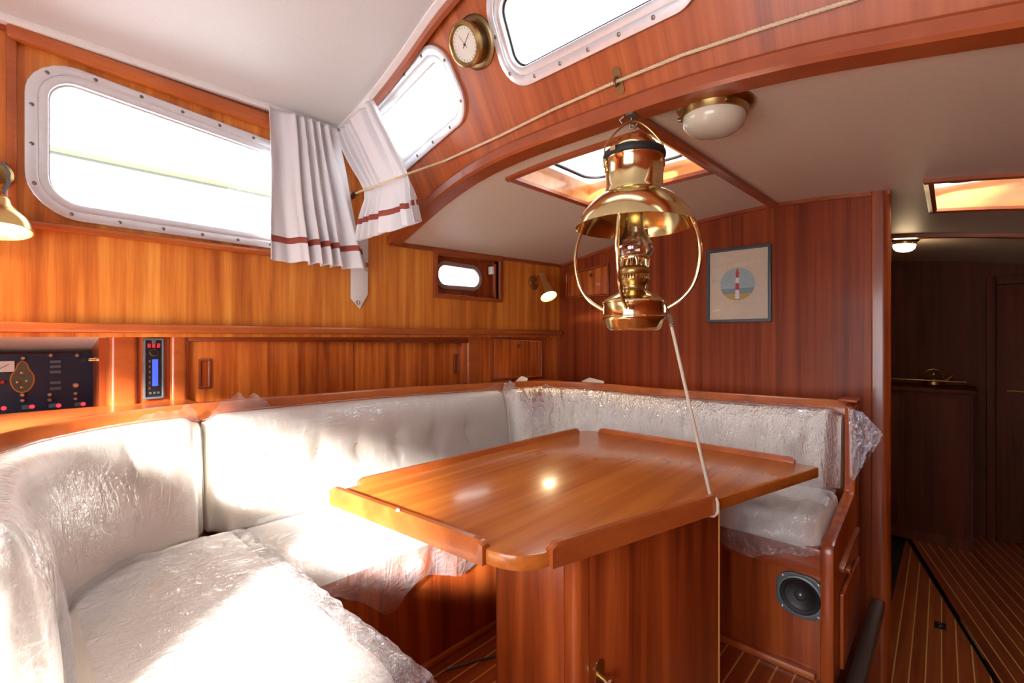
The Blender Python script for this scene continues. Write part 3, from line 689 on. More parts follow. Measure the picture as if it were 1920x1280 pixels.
# bases, seat boards and front rails
FY, FX, AY = 1.665, -1.20, .43
MB().box((-1.58, FY, 0), (-.285, FY+.018, SEAT-.07)).build('front_panel', 'mah_z', t, smooth=0)
MB().box((-1.58, FY-.012, SEAT-.072), (-.285, FY+.022, SEAT+.012)).build('seat_rail', 'mah_x', t, bevel=.006)
MB().box((FX-.018, AY, 0), (FX, FY, SEAT-.05)).build('front_panel', 'mah_z', t, smooth=0)
MB().box((FX-.022, AY-.02, SEAT-.052), (FX+.010, FY, SEAT+.006)).build('seat_rail', 'mah_y', t, bevel=.005)
MB().box((-1.58, AY-.018, 0), (-.62, AY, SEAT-.01)).build('front_panel', 'mah_z', t, smooth=0)
MB().box((-.62, -.07, 0), (-.602, AY, SEAT+.01)).build('end_panel', 'mah_z', t, smooth=0)
MB().box((-1.58, FY+.02, SEAT-.02), (-.30, 2.13, SEAT)).build('seat_board', 'mah_x', t)
MB().box((-1.58, AY, SEAT-.02), (FX-.02, FY, SEAT)).build('seat_board', 'mah_y', t)
MB().box((-1.58, -.07, SEAT-.02), (-.62, AY-.018, SEAT)).build('seat_board', 'mah_x', t)
MB().box((-1.19, FY-.018, 0), (-.30, FY, .022)).build('toe_strip', 'rail', t, bevel=.004)
MB().box((FX, .45, 0), (FX+.016, FY-.018, .02)).build('toe_strip', 'rail', t, bevel=.004)
# end board of the forward settee with its shaped top edge
ep = [(FY-.03, 0), (2.13, 0), (2.13, E-.245), (2.10, E-.235), (2.072, E-.25), (2.066, SEAT+.16), (2.04, SEAT+.095), (FY+.02, SEAT+.045), (FY-.022, SEAT+.035), (FY-.03, SEAT+.01)]
MB().hexa([(-.285, a, b) for a, b in ep], [(-.250, a, b) for a, b in ep]).build('end_board', 'mah_z', t, bevel=.008)
MB().beam((-.246, FY+.06, SEAT-.06), (-.246, 2.05, SEAT-.03), .018, .016).build('grab_rail', 'trim', t, bevel=.004)
MB().lathe([(.014, 0), (.014, .012), (.007, .016), (0, .016)], (-.250, FY+.18, SEAT-.10), (1, 0, 0), 16).build('locker_knob', 'rail', t)
MB().box((-.249, FY+.05, .03), (-.238, 2.06, SEAT-.13)).build('locker_door', 'mah_z', t, bevel=.003)
MB().box((-.305, 2.06, E-.235), (-.245, 2.135, E-.222)).build('end_cap', 'mah_x', t, bevel=.005)

# ================================================================== CUSHIONS
def back_profile(tt, off=0.0):
    # tt 0..1: rear top -> over the top -> front face -> bottom; returns (inward n, z fraction 0 seat .. 1 top)
    P = [(.004, .94), (.012, 1.0), (.050, 1.0), (.075, .95), (.085, .80), (.092, .60), (.100, .40), (.110, .20), (.115, .06), (.105, .0), (.02, .0)]
    k = tt*(len(P)-1); i = min(int(k), len(P)-2); f = k-i
    p0, p1, p2, p3 = P[max(i-1, 0)], P[i], P[i+1], P[min(i+2, len(P)-1)]
    def cr(a): return .5*((2*p1[a])+(-p0[a]+p2[a])*f+(2*p0[a]-5*p1[a]+4*p2[a]-p3[a])*f*f+(-p0[a]+3*p1[a]-3*p2[a]+p3[a])*f**3)
    return cr(0), cr(1)
ZS = .50
def back_point(s, tt, s0, s1, buttons, extra=0.0, lift=0.0):
    p, n, d = rail_at(s); zt_ = rz(s)-.035
    a, fz = back_profile(tt); z = ZS-.02+(zt_-ZS+.02)*fz
    edge = min(s-s0, s1-s); rnd = sm(0, .045, edge)
    bul = .022*(sm(.0, .13, edge))*max(0, math.sin(min(max(fz, 0), 1)*PI))**.7
    for bs, bz in buttons:
        q = math.hypot(s-bs, (z-bz)*1.0); bul -= .036*math.exp(-(q/.032)**2)
        bul -= .009*math.exp(-((s-bs)/.016)**2)*sm(.17, .0, abs(z-bz))
    front = sm(.15, .4, tt)*sm(1.0, .85, tt)
    a2 = a*(.55+.45*rnd)+bul*front+extra*(.3+.7*front)
    z2 = z - (1-rnd)*.02*sm(.6, 1, fz) + lift + (extra if tt < .3 else 0)
    return Vector((p.x+n.x*a2, p.y+n.y*a2, z2)), n
def back_cushion(label, s0, s1, buttons, ns):
    m = MB(); NT = 30
    m.grid(lambda u, v: back_point(s0+(s1-s0)*u, v, s0, s1, buttons)[0], ns, NT)
    # end caps
    for u in (0, 1):
        lp = [back_point(s0+(s1-s0)*u, k/NT, s0, s1, buttons)[0] for k in range(NT+1)]; m.add(lp, [tuple(range(NT+1))])
    root = m.build('back_cushion', 'cream', smooth=60, label=label, cat='cushion')
    for bs, bz in buttons:
        # locate tt for the z
        best = min(((abs(back_point(bs, k/200, s0, s1, buttons)[0].z-bz), k/200) for k in range(50, 185)), key=lambda q: q[0])[1]
        pt, n = back_point(bs, best, s0, s1, buttons)
        MB().lathe([(0, -.002), (.0130, -.002), (.0130, .004), (.009, .0085), (0, .0095)], pt, (n.x, n.y, .15), 14).build('button', 'cream', root)
    return root
sA0, sA1 = .012, s_at(934, 0, cum[14], cum[36])-.006
sB0, sB1 = sA1+.012, s_at(372, 0, cum[34], cum[-1])-.006
sC0, sC1 = sB1+.014, cum[-1]-.01
def px_s(px, a, b, off=.1):       # column of the cushion front, not of the rail
    best = None
    for i in range(500):
        s = a+(b-a)*i/499; p, n, d = rail_at(s); x, y = p.x+n.x*off, p.y+n.y*off; fw = -x*SY+y*CY; rg = x*CY+y*SY
        if fw > .05:
            e = abs(960+F*rg/fw-px)
            if best is None or e < best[0]: best = (e, s)
    return best[1]
btA = [(sA0+.10+.155*i, .628) for i in range(int((sA1-sA0-.12)/.155)+1)]
btB = [(px_s(px, sB0, sB1), z) for px, z in ((505, .665), (600, .655), (675, .65), (745, .645), (815, .64), (878, .635))]
btC = [(px_s(245, sC0, sC1), .672), (px_s(120, sC0, sC1), .662)]; btC.append((btC[1][0]*2-btC[0][0], .66))
back_cushion('cream buttoned back cushion along the bulkhead and corner', sA0, sA1, btA, 170)
back_cushion('cream buttoned back cushion below the sliding lockers', sB0, sB1, btB, 150)
back_cushion('cream curved corner back cushion below the switch panel', sC0, sC1, btC, 100)
def seat_cushion(label, poly, rad, z0, z1):
    m = MB(); loops = []
    for dd, f in [(.012, 0), (.0, .02), (0, .5), (.004, .78), (.014, .94), (.03, 1.0), (.07, 1.02), (.11, 1.02)]:
        loops.append([(x, y, z0+(z1-z0)*f) for x, y in round_poly(inset(poly, dd), [max(r-dd*.5, .008) for r in rad], 5)])
    m.loft(loops); return m.build('seat_cushion', 'cream', smooth=70, label=label, cat='cushion')
seat_cushion('cream seat cushion on the forward settee below picture', [(-1.49, FY-.012), (-.292, FY-.012), (-.292, 2.018), (-1.2, 2.018), (-1.49, 1.80)], [.02, .05, .02, .08, .05], SEAT+.001, ZS-.012)
seat_cushion('cream seat cushion along the side beneath table edge', [(-1.49, AY+.02), (FX+.012, AY+.02), (FX+.012, FY-.02), (-1.49, FY-.02)], [.02, .05, .02, .02], SEAT+.001, ZS-.012)
seat_cushion('cream seat cushion of the aft settee beside the table end', [(-1.40, .12), (-1.22, .045), (-.60, .045), (-.60, AY+.008), (-1.48, AY+.008), (-1.48, .28)], [.03, .05, .05, .09, .02, .03], SEAT+.001, ZS)

# ================================================================== PLASTIC FILM
def crumple(x, y, z, sd, f=9.0):
    v = Vector((x*f+z*f*.6+sd, y*f*.8-z*f*.5-sd*2, z*f*.5+sd*.7))
    a = 1-abs(noise.noise(v))*2.2; b = 1-abs(noise.noise(v*2.3+Vector((7, 3, 1))))*2.2
    return max(a, -.3)*.6+max(b, -.3)*.4
def back_film(label, s0, s1, ns, seed, flaps, amp=.0035, mat='film', over=.0):
    m = MB(); NT = 34
    def fn(u, v):
        s = s0-over+(s1-s0+2*over)*u
        if v < .12:              # loose edge standing over the rail
            k = 1-v/.12; p, n = back_point(min(max(s, s0), s1), .10, s0, s1, [], .006)
            hgt = 0.004
            for fs, fw, fh in flaps: hgt += fh*max(0, 1-abs(s-fs)/fw)**.8
            hgt *= (.75+.5*nz(s*40, seed))
            j = nz(s*25, seed+4, k)*.5+nz(s*60, k*3, seed)*.3
            q = p+Vector((n.x, n.y, 0))*(.010+.012*k*j+.020*k*(1 if hgt > .02 else .2))+Vector((0, 0, hgt*k))
            return q
        tt = .10+(v-.12)/.88*.88
        sc = min(max(s, s0), s1)
        q, n = back_point(sc, tt, s0, s1, [], .006)
        if s != sc:
            p_, n_, d_ = rail_at(sc); q = q+Vector((d_.x, d_.y, 0))*(s-sc)
        c = crumple(q.x, q.y, q.z, seed)
        return q+Vector((n.x, n.y, 0))*(.005+amp*c)+Vector((0, 0, .003*c if tt < .25 else 0))
    m.grid(fn, ns, NT)
    return m.build('plastic_cover', mat, smooth=28, label=label, cat='plastic cover', group='clear plastic covers over the cushions', raw=True)
back_film('clear crumpled plastic film over bulkhead back cushion', sA0, sA1, 240, 3.1, [(sA1-.01, .09, .06), (sA1-.30, .06, .014), (.03, .05, .01)], .013, 'film_mid')
back_film('clear crumpled plastic film over back cushion below sliding lockers', sB0, sB1, 220, 8.4, [(sB1-.10, .085, .075), (sB0+.035, .06, .06)], .0045, 'film_soft')
back_film('clear crumpled plastic film over curved corner back cushion', sC0, sC1, 150, 12.7, [(sC0+.03, .05, .05), (sC0+.11, .06, .022)], .0025, 'film_smooth')
def seat_film(label, A, B, depth, drop, seed, nu=150, nv=60, z=ZS, side=(0, 0), blob=(), amp=.012):
    # A,B: ends of the front edge in plan; depth runs back from it, drop hangs down in front
    A, B = Vector(A), Vector(B); d = (B-A); Ln = d.length; d.normalize(); bk = Vector((-d.y, d.x)); m = MB()
    def fn(u, v):
        tot = depth+drop; l = v*tot; sx = u*Ln
        dr = 0
        x = A+d*sx
        r = .03
        if l < depth-r: p = Vector((*(x+bk*(depth-l)), z))
        elif l < depth-r+r*PI/2:
            a = (l-depth+r)/r; p = Vector((*(x+bk*(r-r*math.sin(a))), z-r+r*math.cos(a)))
        else:
            e = (l-(depth-r+r*PI/2)); hem = .55+.45*nz(u*3.5+seed, seed)+.35*nz(u*9, seed*2)
            for bu, bw, bh in blob: hem += bh*max(0, 1-abs(u-bu)/bw)
            e2 = e*max(.1, hem); fl = .02*sm(0, .06, e)*(1+nz(u*14, seed, e*4))
            p = Vector((*(x-bk*(fl+.012*nz(u*22, e*9, seed)+.002)), z-r-e2))
        c = crumple(p.x, p.y, p.z, seed, 8)
        edge = min(u, 1-u)*Ln
        p.z += .006+amp*c*(1 if l < depth else .3)
        if l < depth: p.z -= sm(.03, 0, edge)*.02
        else: p -= Vector((bk.x, bk.y, 0))*(.006+.008*c)
        if u < .001: p -= Vector((d.x, d.y, 0))*side[0]
        if u > .999: p += Vector((d.x, d.y, 0))*side[1]
        return p
    m.grid(fn, nu, nv)
    return m.build('plastic_cover', 'film', smooth=28, label=label, cat='plastic cover', group='clear plastic covers over the cushions', raw=True)
seat_film('clear plastic film over side seat cushion with loose hanging hem', (FX+.022, AY+.03), (FX+.022, FY-.05), .27, .25, 5.2, 170, 70, ZS-.004, (0, 0), [(.26, .16, .45), (.7, .6, .25)])
seat_film('clear plastic film over forward seat cushion with bunched corner', (-1.15, FY-.022), (-.295, FY-.022), .33, .15, 9.9, 200, 76, ZS-.002, (0, .0), [(.80, .2, .75), (.2, .4, -.3)], .024)
seat_film('clear plastic film over aft seat cushion with torn shiny edge', (-.60, AY+.02), (-1.42, AY+.02), .36, .15, 15.3, 170, 60, ZS+.008, (.0, 0), [(.12, .16, .55), (.5, .3, .2)])
# loose film corner sticking out past the end board, and the peak where the two cushions meet
def film_scrap(label, pts, seed, n=14, amp=.010):
    a, b, c, d = [Vector(p) for p in pts]; m = MB(); nr = (b-a).cross(d-a).normalized()
    def fn(u, v):
        p = a.lerp(b, u).lerp(d.lerp(c, u), v); e = 1+.25*nz(u*5, v*5, seed)
        return p+nr*(amp*(nz(u*6+seed, v*6)*1.6+nz(u*15, v*15, seed)*.8)+amp*1.2*math.sin(u*9+seed)*v)
    m.grid(fn, n*2, n*2)
    return m.build('plastic_scrap', 'film', smooth=25, label=label, cat='plastic cover', group='clear plastic covers over the cushions', raw=True)
film_scrap('pointed corner of clear plastic film sticking out past the settee end post', [ony(1590, 765, 2.02), ony(1618, 772, 2.02), ony(1658, 815, 2.0), ony(1598, 905, 2.0)], 2.2)
film_scrap('shiny torn plastic flap hanging off the aft seat cushion', [(-.60, .12, ZS+.012), (-.60, .43, ZS+.012), (-.555, .47, ZS-.10), (-.55, .14, ZS-.12)], 6.6, 18, .016)

# ================================================================== TABLE
ZT = E-.402
A, B, C, D = [onz(px, py, E-.39) for px, py in ((617, 912), (972, 1041), (1545, 868), (1099, 799))]
quad = [(p.x, p.y) for p in (A, B, C, D)]
cx, cy = sum(p[0] for p in quad)/4, sum(p[1] for p in quad)/4
t = thing('dinette_table', 'mahogany dinette table with raised edges on cupboard pedestal', 'table', (-.56, .94, 0))
core = round_poly(inset(quad, .004), [.03, .085, .02, .06], 8)
MB().hexa([(x, y, ZT-.030) for x, y in core], [(x, y, ZT) for x, y in core]).build('tabletop', 'table', t, bevel=.004)
def fiddle(P0, P1, t0, t1, mat):
    a, b = Vector(P0), Vector(P1); d = (b-a).normalized(); n = Vector((d.y, -d.x))    # outward
    p, q = a.lerp(b, t0), a.lerp(b, t1); m = MB(); lp = []
    L = (q-p).length; k = 16
    for s_, f in [(0, .0), (.006, .7), (.014, 1)]+[(L*i/k, 1) for i in range(1, k)]+[(L-.014, 1), (L-.006, .7), (L, .0)]:
        c = p+d*s_
        w_ = [(.006, ZT-.030), (.006, ZT+.006+.005*f), (.002, ZT+.008+.008*f), (-.010, ZT+.008+.008*f), (-.016, ZT+.002), (-.016, ZT-.030)]
        lp.append([(c.x+n.x*x, c.y+n.y*x, z) for x, z in w_])
    m.loft(lp); m.build('fiddle', mat, t, smooth=40)
def frac(px, py, P0, P1):
    g = onz(px, py, E-.39); a, b = Vector(P0), Vector(P1); d = b-a; return (Vector((g.x, g.y))-a).dot(d)/d.dot(d)
fiddle(quad[0], quad[1], .02, frac(908, 1018, quad[0], quad[1]), 'rail')
fiddle(quad[1], quad[2], frac(1032, 1022, quad[1], quad[2]), frac(1348, 930, quad[1], quad[2]), 'rail')
fiddle(quad[3], quad[0], 1-frac(1080, 803, quad[0], quad[3]), 1-frac(645, 888, quad[0], quad[3]), 'rail')
fiddle(quad[2], quad[3], 1-frac(1500, 853, quad[3], quad[2]), 1-frac(1126, 803, quad[3], quad[2]), 'rail')
ZP = ZT-.031
qa, qb, qc = Vector(quad[0]), Vector(quad[1]), Vector(quad[2])
ed_ = (qc-qb).normalized(); ni = Vector((-ed_.y, ed_.x)); ab = (qa-qb).normalized()
def col(px, P, d):                 # where the plan line P + t d is seen in column px
    r = ray(px, HY); den = r.x*d.y-r.y*d.x; t_ = (P.y*r.x-P.x*r.y)/-den
    return P+d*t_
def upright(pts, z0, z1, name, mat, par, **kw): return MB().hexa([(p[0], p[1], z0) for p in pts], [(p[0], p[1], z1) for p in pts]).build(name, mat, par, **kw)
Pd = qb+ni*.026
Q1, Q2 = col(1105, Pd, ed_), col(1349, Pd, ed_)
Pe = Q1-ed_*.036
Q0, Qn = col(1057, Pe, ab), col(934, Pe, ab)
Ql = Qn+ab*.012; Qf = Q2+ni*.20; Qm = Ql+ed_*.02+ni*.0
upright([Q1+ni*.018, Q2+ni*.018, Qf, Ql+ed_*.05+ni*.01, Qn+ed_*.014, Q0+ed_*.014], 0, ZP, 'pedestal_body', 'mah_z', t, smooth=0)
upright([Qn, Q0, Q0+ed_*.014, Qn+ed_*.014], 0, ZP, 'pedestal_end_panel', 'mah_z', t, bevel=.002)
upright(round_poly([Ql+ed_*.004, Qn+ed_*.004, Qn+ed_*.035, Ql+ed_*.035], [.006, .002, .002, .006], 5), 0, ZP, 'corner_post', 'trim', t)
Px = Q1-ed_*.034-ni*.0
upright(round_poly([Q0+ed_*.002, Px, Q1-ed_*.001, Q0+ed_*.034+ni*.012], [.001, .03, .001, .001], 8), 0, ZP, 'corner_post', 'mah_z', t)
dd = upright([Q1, Q2-ed_*.004, Q2-ed_*.004+ni*.016, Q1+ni*.016], .02, ZP-.002, 'pedestal_door', 'mah_z', t, bevel=.002)
upright([Q2-ed_*.0038, Q2-ni*.001, Q2+ni*.016, Q2-ed_*.0038+ni*.016], 0, ZP, 'edge_strip', 'holly', t)
kk = col(1124, Pd, ed_); kz = E-(1262-HY)/F*(-kk.x*SY+kk.y*CY)
lp_ = round_poly([(-.011, -.032), (.011, -.032), (.011, .03), (-.011, .03)], .0105, 6)
mk = lambda a, b, h: (kk.x+ed_.x*a-ni.x*h, kk.y+ed_.y*a-ni.y*h, kz+b)
MB().hexa([mk(a, b, 0) for a, b in lp_], [mk(a, b, .002) for a, b in lp_]).build('latch_plate', 'brass_old', dd)
MB().lathe([(0, 0), (.006, 0), (.006, .016), (.011, .018), (.012, .026), (.009, .030), (0, .031)], mk(.004, -.008, .002), (-ni.x, -ni.y, 0), 20).build('latch_knob', 'brass', dd)
MB().box((-.9, .9, 0), (-.86, 1.3, ZT-.03)).build('support_leg', 'mah_z', t, bevel=.004)
p = onz(746, 957, ZT+.017)
MB().hexa([(p.x+.006*math.cos(a), p.y+.0045*math.sin(a), ZT+.0165) for a in [i*PI/4 for i in range(8)]], [(p.x+.004*math.cos(a+.2), p.y+.003*math.sin(a+.2), ZT+.021) for a in [i*PI/4 for i in range(8)]]).build('foam_crumb', 'white', label='tiny white crumb on the raised edge of the table', cat='crumb')

# ================================================================== OIL LAMP
LX, LY = -.57, 1.05; LD = -LX*SY+LY*CY
def lz(py): return E+(HY-py)/F*LD
def oil_lamp():
    t = thing('oil_lamp', 'polished brass hanging oil lamp with wide shade and glass chimney', 'oil lamp', (LX, LY, lz(622)))
    c = lambda z: (LX, LY, z)
    def lat(name, mat, prof, par=None, n=48): return MB().lathe([(r, lz(p)-lz(622)) for r, p in prof], c(lz(622)), (0, 0, 1), n).build(name, mat, par or t, smooth=50)
    lat('smoke_cap', 'brass', [(0, 256), (.016, 256.5), (.034, 259), (.043, 264), (.045, 268), (.052, 272), (.060, 281), (.064, 290), (.060, 292), (0, 292)])
    lat('black_ring', 'blackrub', [(.064, 285), (.072, 286), (.075, 291), (.075, 297), (.071, 300), (.064, 300)])
    MB().box((LX-.02, LY-.079, lz(296)), (LX-.006, LY-.072, lz(288))).build('ring_clip', 'brass', t)
    lat('smoke_bell', 'brass', [(.064, 299), (.070, 299), (.070, 302), (.0685, 303), (.0685, 354), (.070, 356), (.0705, 362), (.066, 364), (.064, 362)])
    # wide shade: thin shell
    sh = [(.064, 362), (.080, 366), (.098, 375), (.115, 388), (.129, 402), (.139, 416), (.1425, 425), (.141, 425.5), (.137, 417), (.127, 404), (.113, 390.5), (.096, 378), (.079, 369), (.063, 365)]
    m = MB(); lp = []
    n = 56
    for r, p in sh: lp.append([(LX+r*math.cos(k*2*PI/n), LY+r*math.sin(k*2*PI/n), lz(p)) for k in range(n)])
    m.loft(lp+[lp[0]], cap=False); m.build('shade', 'brass', t, smooth=50)
    # chimney glass (thin shell)
    ch = [(.020, 368), (.021, 395), (.022, 420), (.026, 436), (.036, 448), (.0455, 460), (.046, 470), (.040, 480), (.031, 487)]
    m = MB(); n = 40; lo = []
    for r, p in ch+[(r-.0014, p) for r, p in reversed(ch)]: lo.append([(LX+r*math.cos(k*2*PI/n), LY+r*math.sin(k*2*PI/n), lz(p)) for k in range(n)])
    m.loft(lo+[lo[0]], cap=False); m.build('chimney', 'chimney', t, smooth=60)
    # burner: pierced gallery, knurled ring, neck
    g = lat('burner', 'brass_old', [(0, 500), (.030, 500), (.036, 506), (.036, 512), (.034, 514), (.037, 516), (.037, 524), (.033, 530), (.028, 534), (.026, 540), (.030, 545), (0, 545)])
    for k in range(18):
        a = k*2*PI/18; m = MB(); pts = []
        for i in range(9):
            b = i/8*PI; pts.append((LX+.036*math.cos(a+(.5-math.cos(b)*.5-.5)*.3), LY+.036*math.sin(a+(.5-math.cos(b)*.5-.5)*.3), lz(500-math.sin(b)*15)))
        m.tube(pts, .0016, 6); m.build('gallery_prong', 'brass', g)
    lat('gallery_rim', 'brass', [(.0345, 483), (.037, 482), (.038, 485), (.036, 488), (.0345, 487)], g)
    for k in range(36):
        a = k*2*PI/36; x, y = LX+.0372*math.cos(a), LY+.0372*math.sin(a)
        MB().box((x-.0011, y-.0011, lz(524)), (x+.0011, y+.0011, lz(516))).build('knurl', 'brass', g)
    MB().lathe([(.010, 0), (.013, .002), (.013, .012), (.006, .018), (0, .018)], c(lz(489)), (0, 0, 1), 16).build('flame_spreader', 'dark_steel', g)
    lat('oil_tank', 'brass', [(0, 541), (.028, 542), (.034, 546), (.048, 552), (.062, 557), (.072, 562), (.076, 566), (.076, 570), (.073, 572), (.0725, 592), (.076, 594), (.076, 598), (.072, 601), (.066, 614), (.058, 619), (0, 619)])
    for k in range(4):
        a = math.radians(15+90*k); d = Vector((math.cos(a), math.sin(a), 0)); pts = []
        P = [(.128, 408), (.136, 424), (.147, 450), (.152, 480), (.148, 510), (.135, 540), (.112, 562), (.088, 575), (.0745, 580)]
        for i in range(41):
            w0 = i/40*(len(P)-1); tr_ = [(k_, P[k_][0]) for k_ in range(len(P))]; tp_ = [(k_, P[k_][1]) for k_ in range(len(P))]
            pts.append(Vector((LX, LY, lz(interp(tp_, w0))))+d*interp(tr_, w0))
        arm = MB().tube(pts, .0042, 10).build('arm', 'brass', t)
        w_ = Vector((LX, LY, lz(576)))+d*.0735
        MB().beam(w_-Vector((0, 0, .014)), w_+Vector((0, 0, .004)), .010, .004, tuple(d)).build('arm_foot', 'brass', arm)
    # bail handle with eyelets
    vd = Vector((math.cos(.75), math.sin(.75), 0)); top = Vector((LX-.012, LY+.01, lz(228)))
    pts = []
    for i in range(25):
        u = i/24*2-1; r = vd*(.072*max(-1, min(1, u*1.35)) if abs(u) < .74 else .072*(1 if u > 0 else -1))
        z = lz(226)-(abs(u)**1.6)*.098 if abs(u) < .74 else lz(226)-.0606-(abs(u)-.74)*.19
        pts.append(Vector((LX, LY, z))+r)
    MB().tube(pts, .0024, 8).build('bail_handle', 'brass_old', t)
    for sg in (-1, 1):
        e = Vector((LX, LY, lz(306)))+vd*.0715*sg; u = Vector((-vd.y, vd.x, 0))
        MB().tube([e+u*.010*math.cos(k*2*PI/16)+Vector((0, 0, .010*math.sin(k*2*PI/16))) for k in range(17)], .0022, 6).build('eyelet', 'brass', t)
        MB().beam(e-Vector((0, 0, .022))+vd*sg*-.002, e-Vector((0, 0, .006))+vd*sg*-.002, .018, .003, tuple(vd)).build('eyelet_plate', 'brass', t, bevel=.001)
    for dz in (318, 326, 420): 
        a = math.radians(-120); d = Vector((math.cos(a), math.sin(a), 0))
oil_lamp()
# hook that carries the lamp
t = thing('ceiling_hook', 'dark metal hook under the arched moulding holding oil lamp', 'hook', (LX, 1.07, lz(222)))
hz = arc_z(LX)-.012
MB().lathe([(.016, 0), (.016, -.004), (.006, -.007), (0, -.007)], (LX-.008, 1.052, hz), (0, 0, 1), 14).build('plate', 'dark_steel', t)
MB().tube([(LX-.008, 1.052, hz), (LX-.008, 1.052, hz-.014), (LX-.014, 1.054, hz-.022), (LX-.012, 1.055, hz-.032), (LX, 1.052, hz-.035), (LX+.010, 1.05, hz-.026)], .0030, 8).build('hook', 'dark_steel', t)
MB().tube([(LX-.022, 1.04, hz-.003), (LX-.034, 1.04, hz-.008), (LX-.03, 1.045, hz-.016)], .0022, 8).build('keeper', 'dark_steel', t)
# lanyard steadying the lamp
def atd(px, py, d): return EYE+ray(px, py)*d
eb = Vector(quad[1]).lerp(Vector(quad[2]), frac(1354, 935, quad[1], quad[2])); on = Vector((quad[2][0]-quad[1][0], quad[2][1]-quad[1][1])).normalized(); on = Vector((on.y, -on.x, 0))
r0 = atd(1258, 606, LD-.03); e3 = Vector((eb.x, eb.y, ZT+.006)); e4 = e3+on*.0105
pts = [r0.lerp(e3-on*.01+Vector((0, 0, .004)), i/14)-Vector((0, 0, .0)) for i in range(15)]
pts += [e3+on*.006+Vector((0, 0, .002)), e4+Vector((0, 0, -.006)), e4+Vector((0, 0, -.03)), e3-on*.0+Vector((0, 0, -.042)), e3-on*.03+Vector((-.01, -.02, -.0415))]
t = thing('lamp_lanyard', 'thin white cord from the oil lamp down to the table edge', 'cord', (e3.x, e3.y, ZT-.045))
MB().tube(pts, .0042, 10).build('cord', plain('cream_cord', (.62, .54, .42), .8, bump=.5, bscale=500), t, smooth=60)
for k in range(6): 
    c0 = atd(1256+k*.9, 590+k*4.2, LD-.03); MB().lathe([(.0052, -.0022), (.0066, 0), (.0052, .0022)], c0, (.15, 0, -1), 12).build('wire_whipping', 'steel', t)
MB().tube([atd(1246, 566, LD-.05), atd(1251, 580, LD-.04), atd(1256, 594, LD-.03)], .0018, 6).build('wire_hook', 'steel', t)

# ================================================================== ROPE, BAROMETER, CEILING LAMPS ON THE FRONT WALL
eye = onf(1155, 148, .012)
t = thing('rope_eye_plate', 'small bronze eye plate on front wall guiding the rope', 'eye plate', tuple(onf(1155, 148)))
ep_ = [(eye.x+a, eye.z+b) for a, b in round_poly([(-.011, -.028), (.011, -.028), (.011, .028), (-.011, .028)], .0108, 6)]
MB().hexa([mf(a, b) for a, b in ep_], [Vector(mf(a, b))+NF*.003 for a, b in ep_]).build('plate', 'brass_dark', t)
ec = Vector(mf(eye.x, eye.z))+NF*.012
MB().tube([ec+Vector((0, 0, .011*math.cos(k*2*PI/16)))+NF*.011*math.sin(k*2*PI/16) for k in range(17)], .0026, 8).build('ring', 'brass_dark', t)
ra = Vector((XW+.035, .955, onx(665, 362, XW+.035).z)); rb = ony(762, 327, .895); rm = ony(700, 350, .862)
rp = [ra, ony(683, 356, .885), rm, ony(740, 335, .868), rb, onf(830, 303, .02), onf(930, 258, .014), onf(1040, 204, .012), ec, onf(1280, 103, .012), onf(1440, 50, .012), onf(1600, 0, .012), Vector((.10, fwall_y(E+.60)-.012, E+.60)), Vector((.50, fwall_y(E+.585)-.012, E+.585))]
fine = []
for i in range(len(rp)-1):
    for q in range(14): fine.append(rp[i].lerp(rp[i+1], q/14))
fine.append(rp[-1])
t = thing('curtain_rope', 'cream twisted rope stretched along the front wall over tied curtain', 'rope', tuple(ra))
def rope_strand(ph):
    out = []; s = 0
    den = []
    for i in range(len(fine)-1):
        n = max(1, int((fine[i+1]-fine[i]).length/.0035))
        den += [fine[i].lerp(fine[i+1], q/n) for q in range(n)]
    for i, p in enumerate(den):
        tg = (den[min(i+1, len(den)-1)]-den[max(i-1, 0)]).normalized(); u = tg.cross(Vector((0, 0, 1))).normalized(); v = tg.cross(u)
        a = i*.0035/.018*2*PI+ph; out.append(p+(u*math.cos(a)+v*math.sin(a))*.0021)
    return out
rm_ = plain('hemp_rope', (.66, .52, .34), .8)
for k in range(3): MB().tube(rope_strand(k*2*PI/3), .0023, 6).build('strand', rm_, t, smooth=60)
t = thing('rope_bracket', 'dark hook in the corner where the curtain rope ends', 'hook', (XW, .955, ra.z-.02))
MB().lathe([(.016, 0), (.016, .004), (.006, .006), (.006, .034), (.010, .036), (.010, .042), (0, .042)], (XW, .955, ra.z), (1, 0, 0), 14).build('peg', 'brass_dark', t)
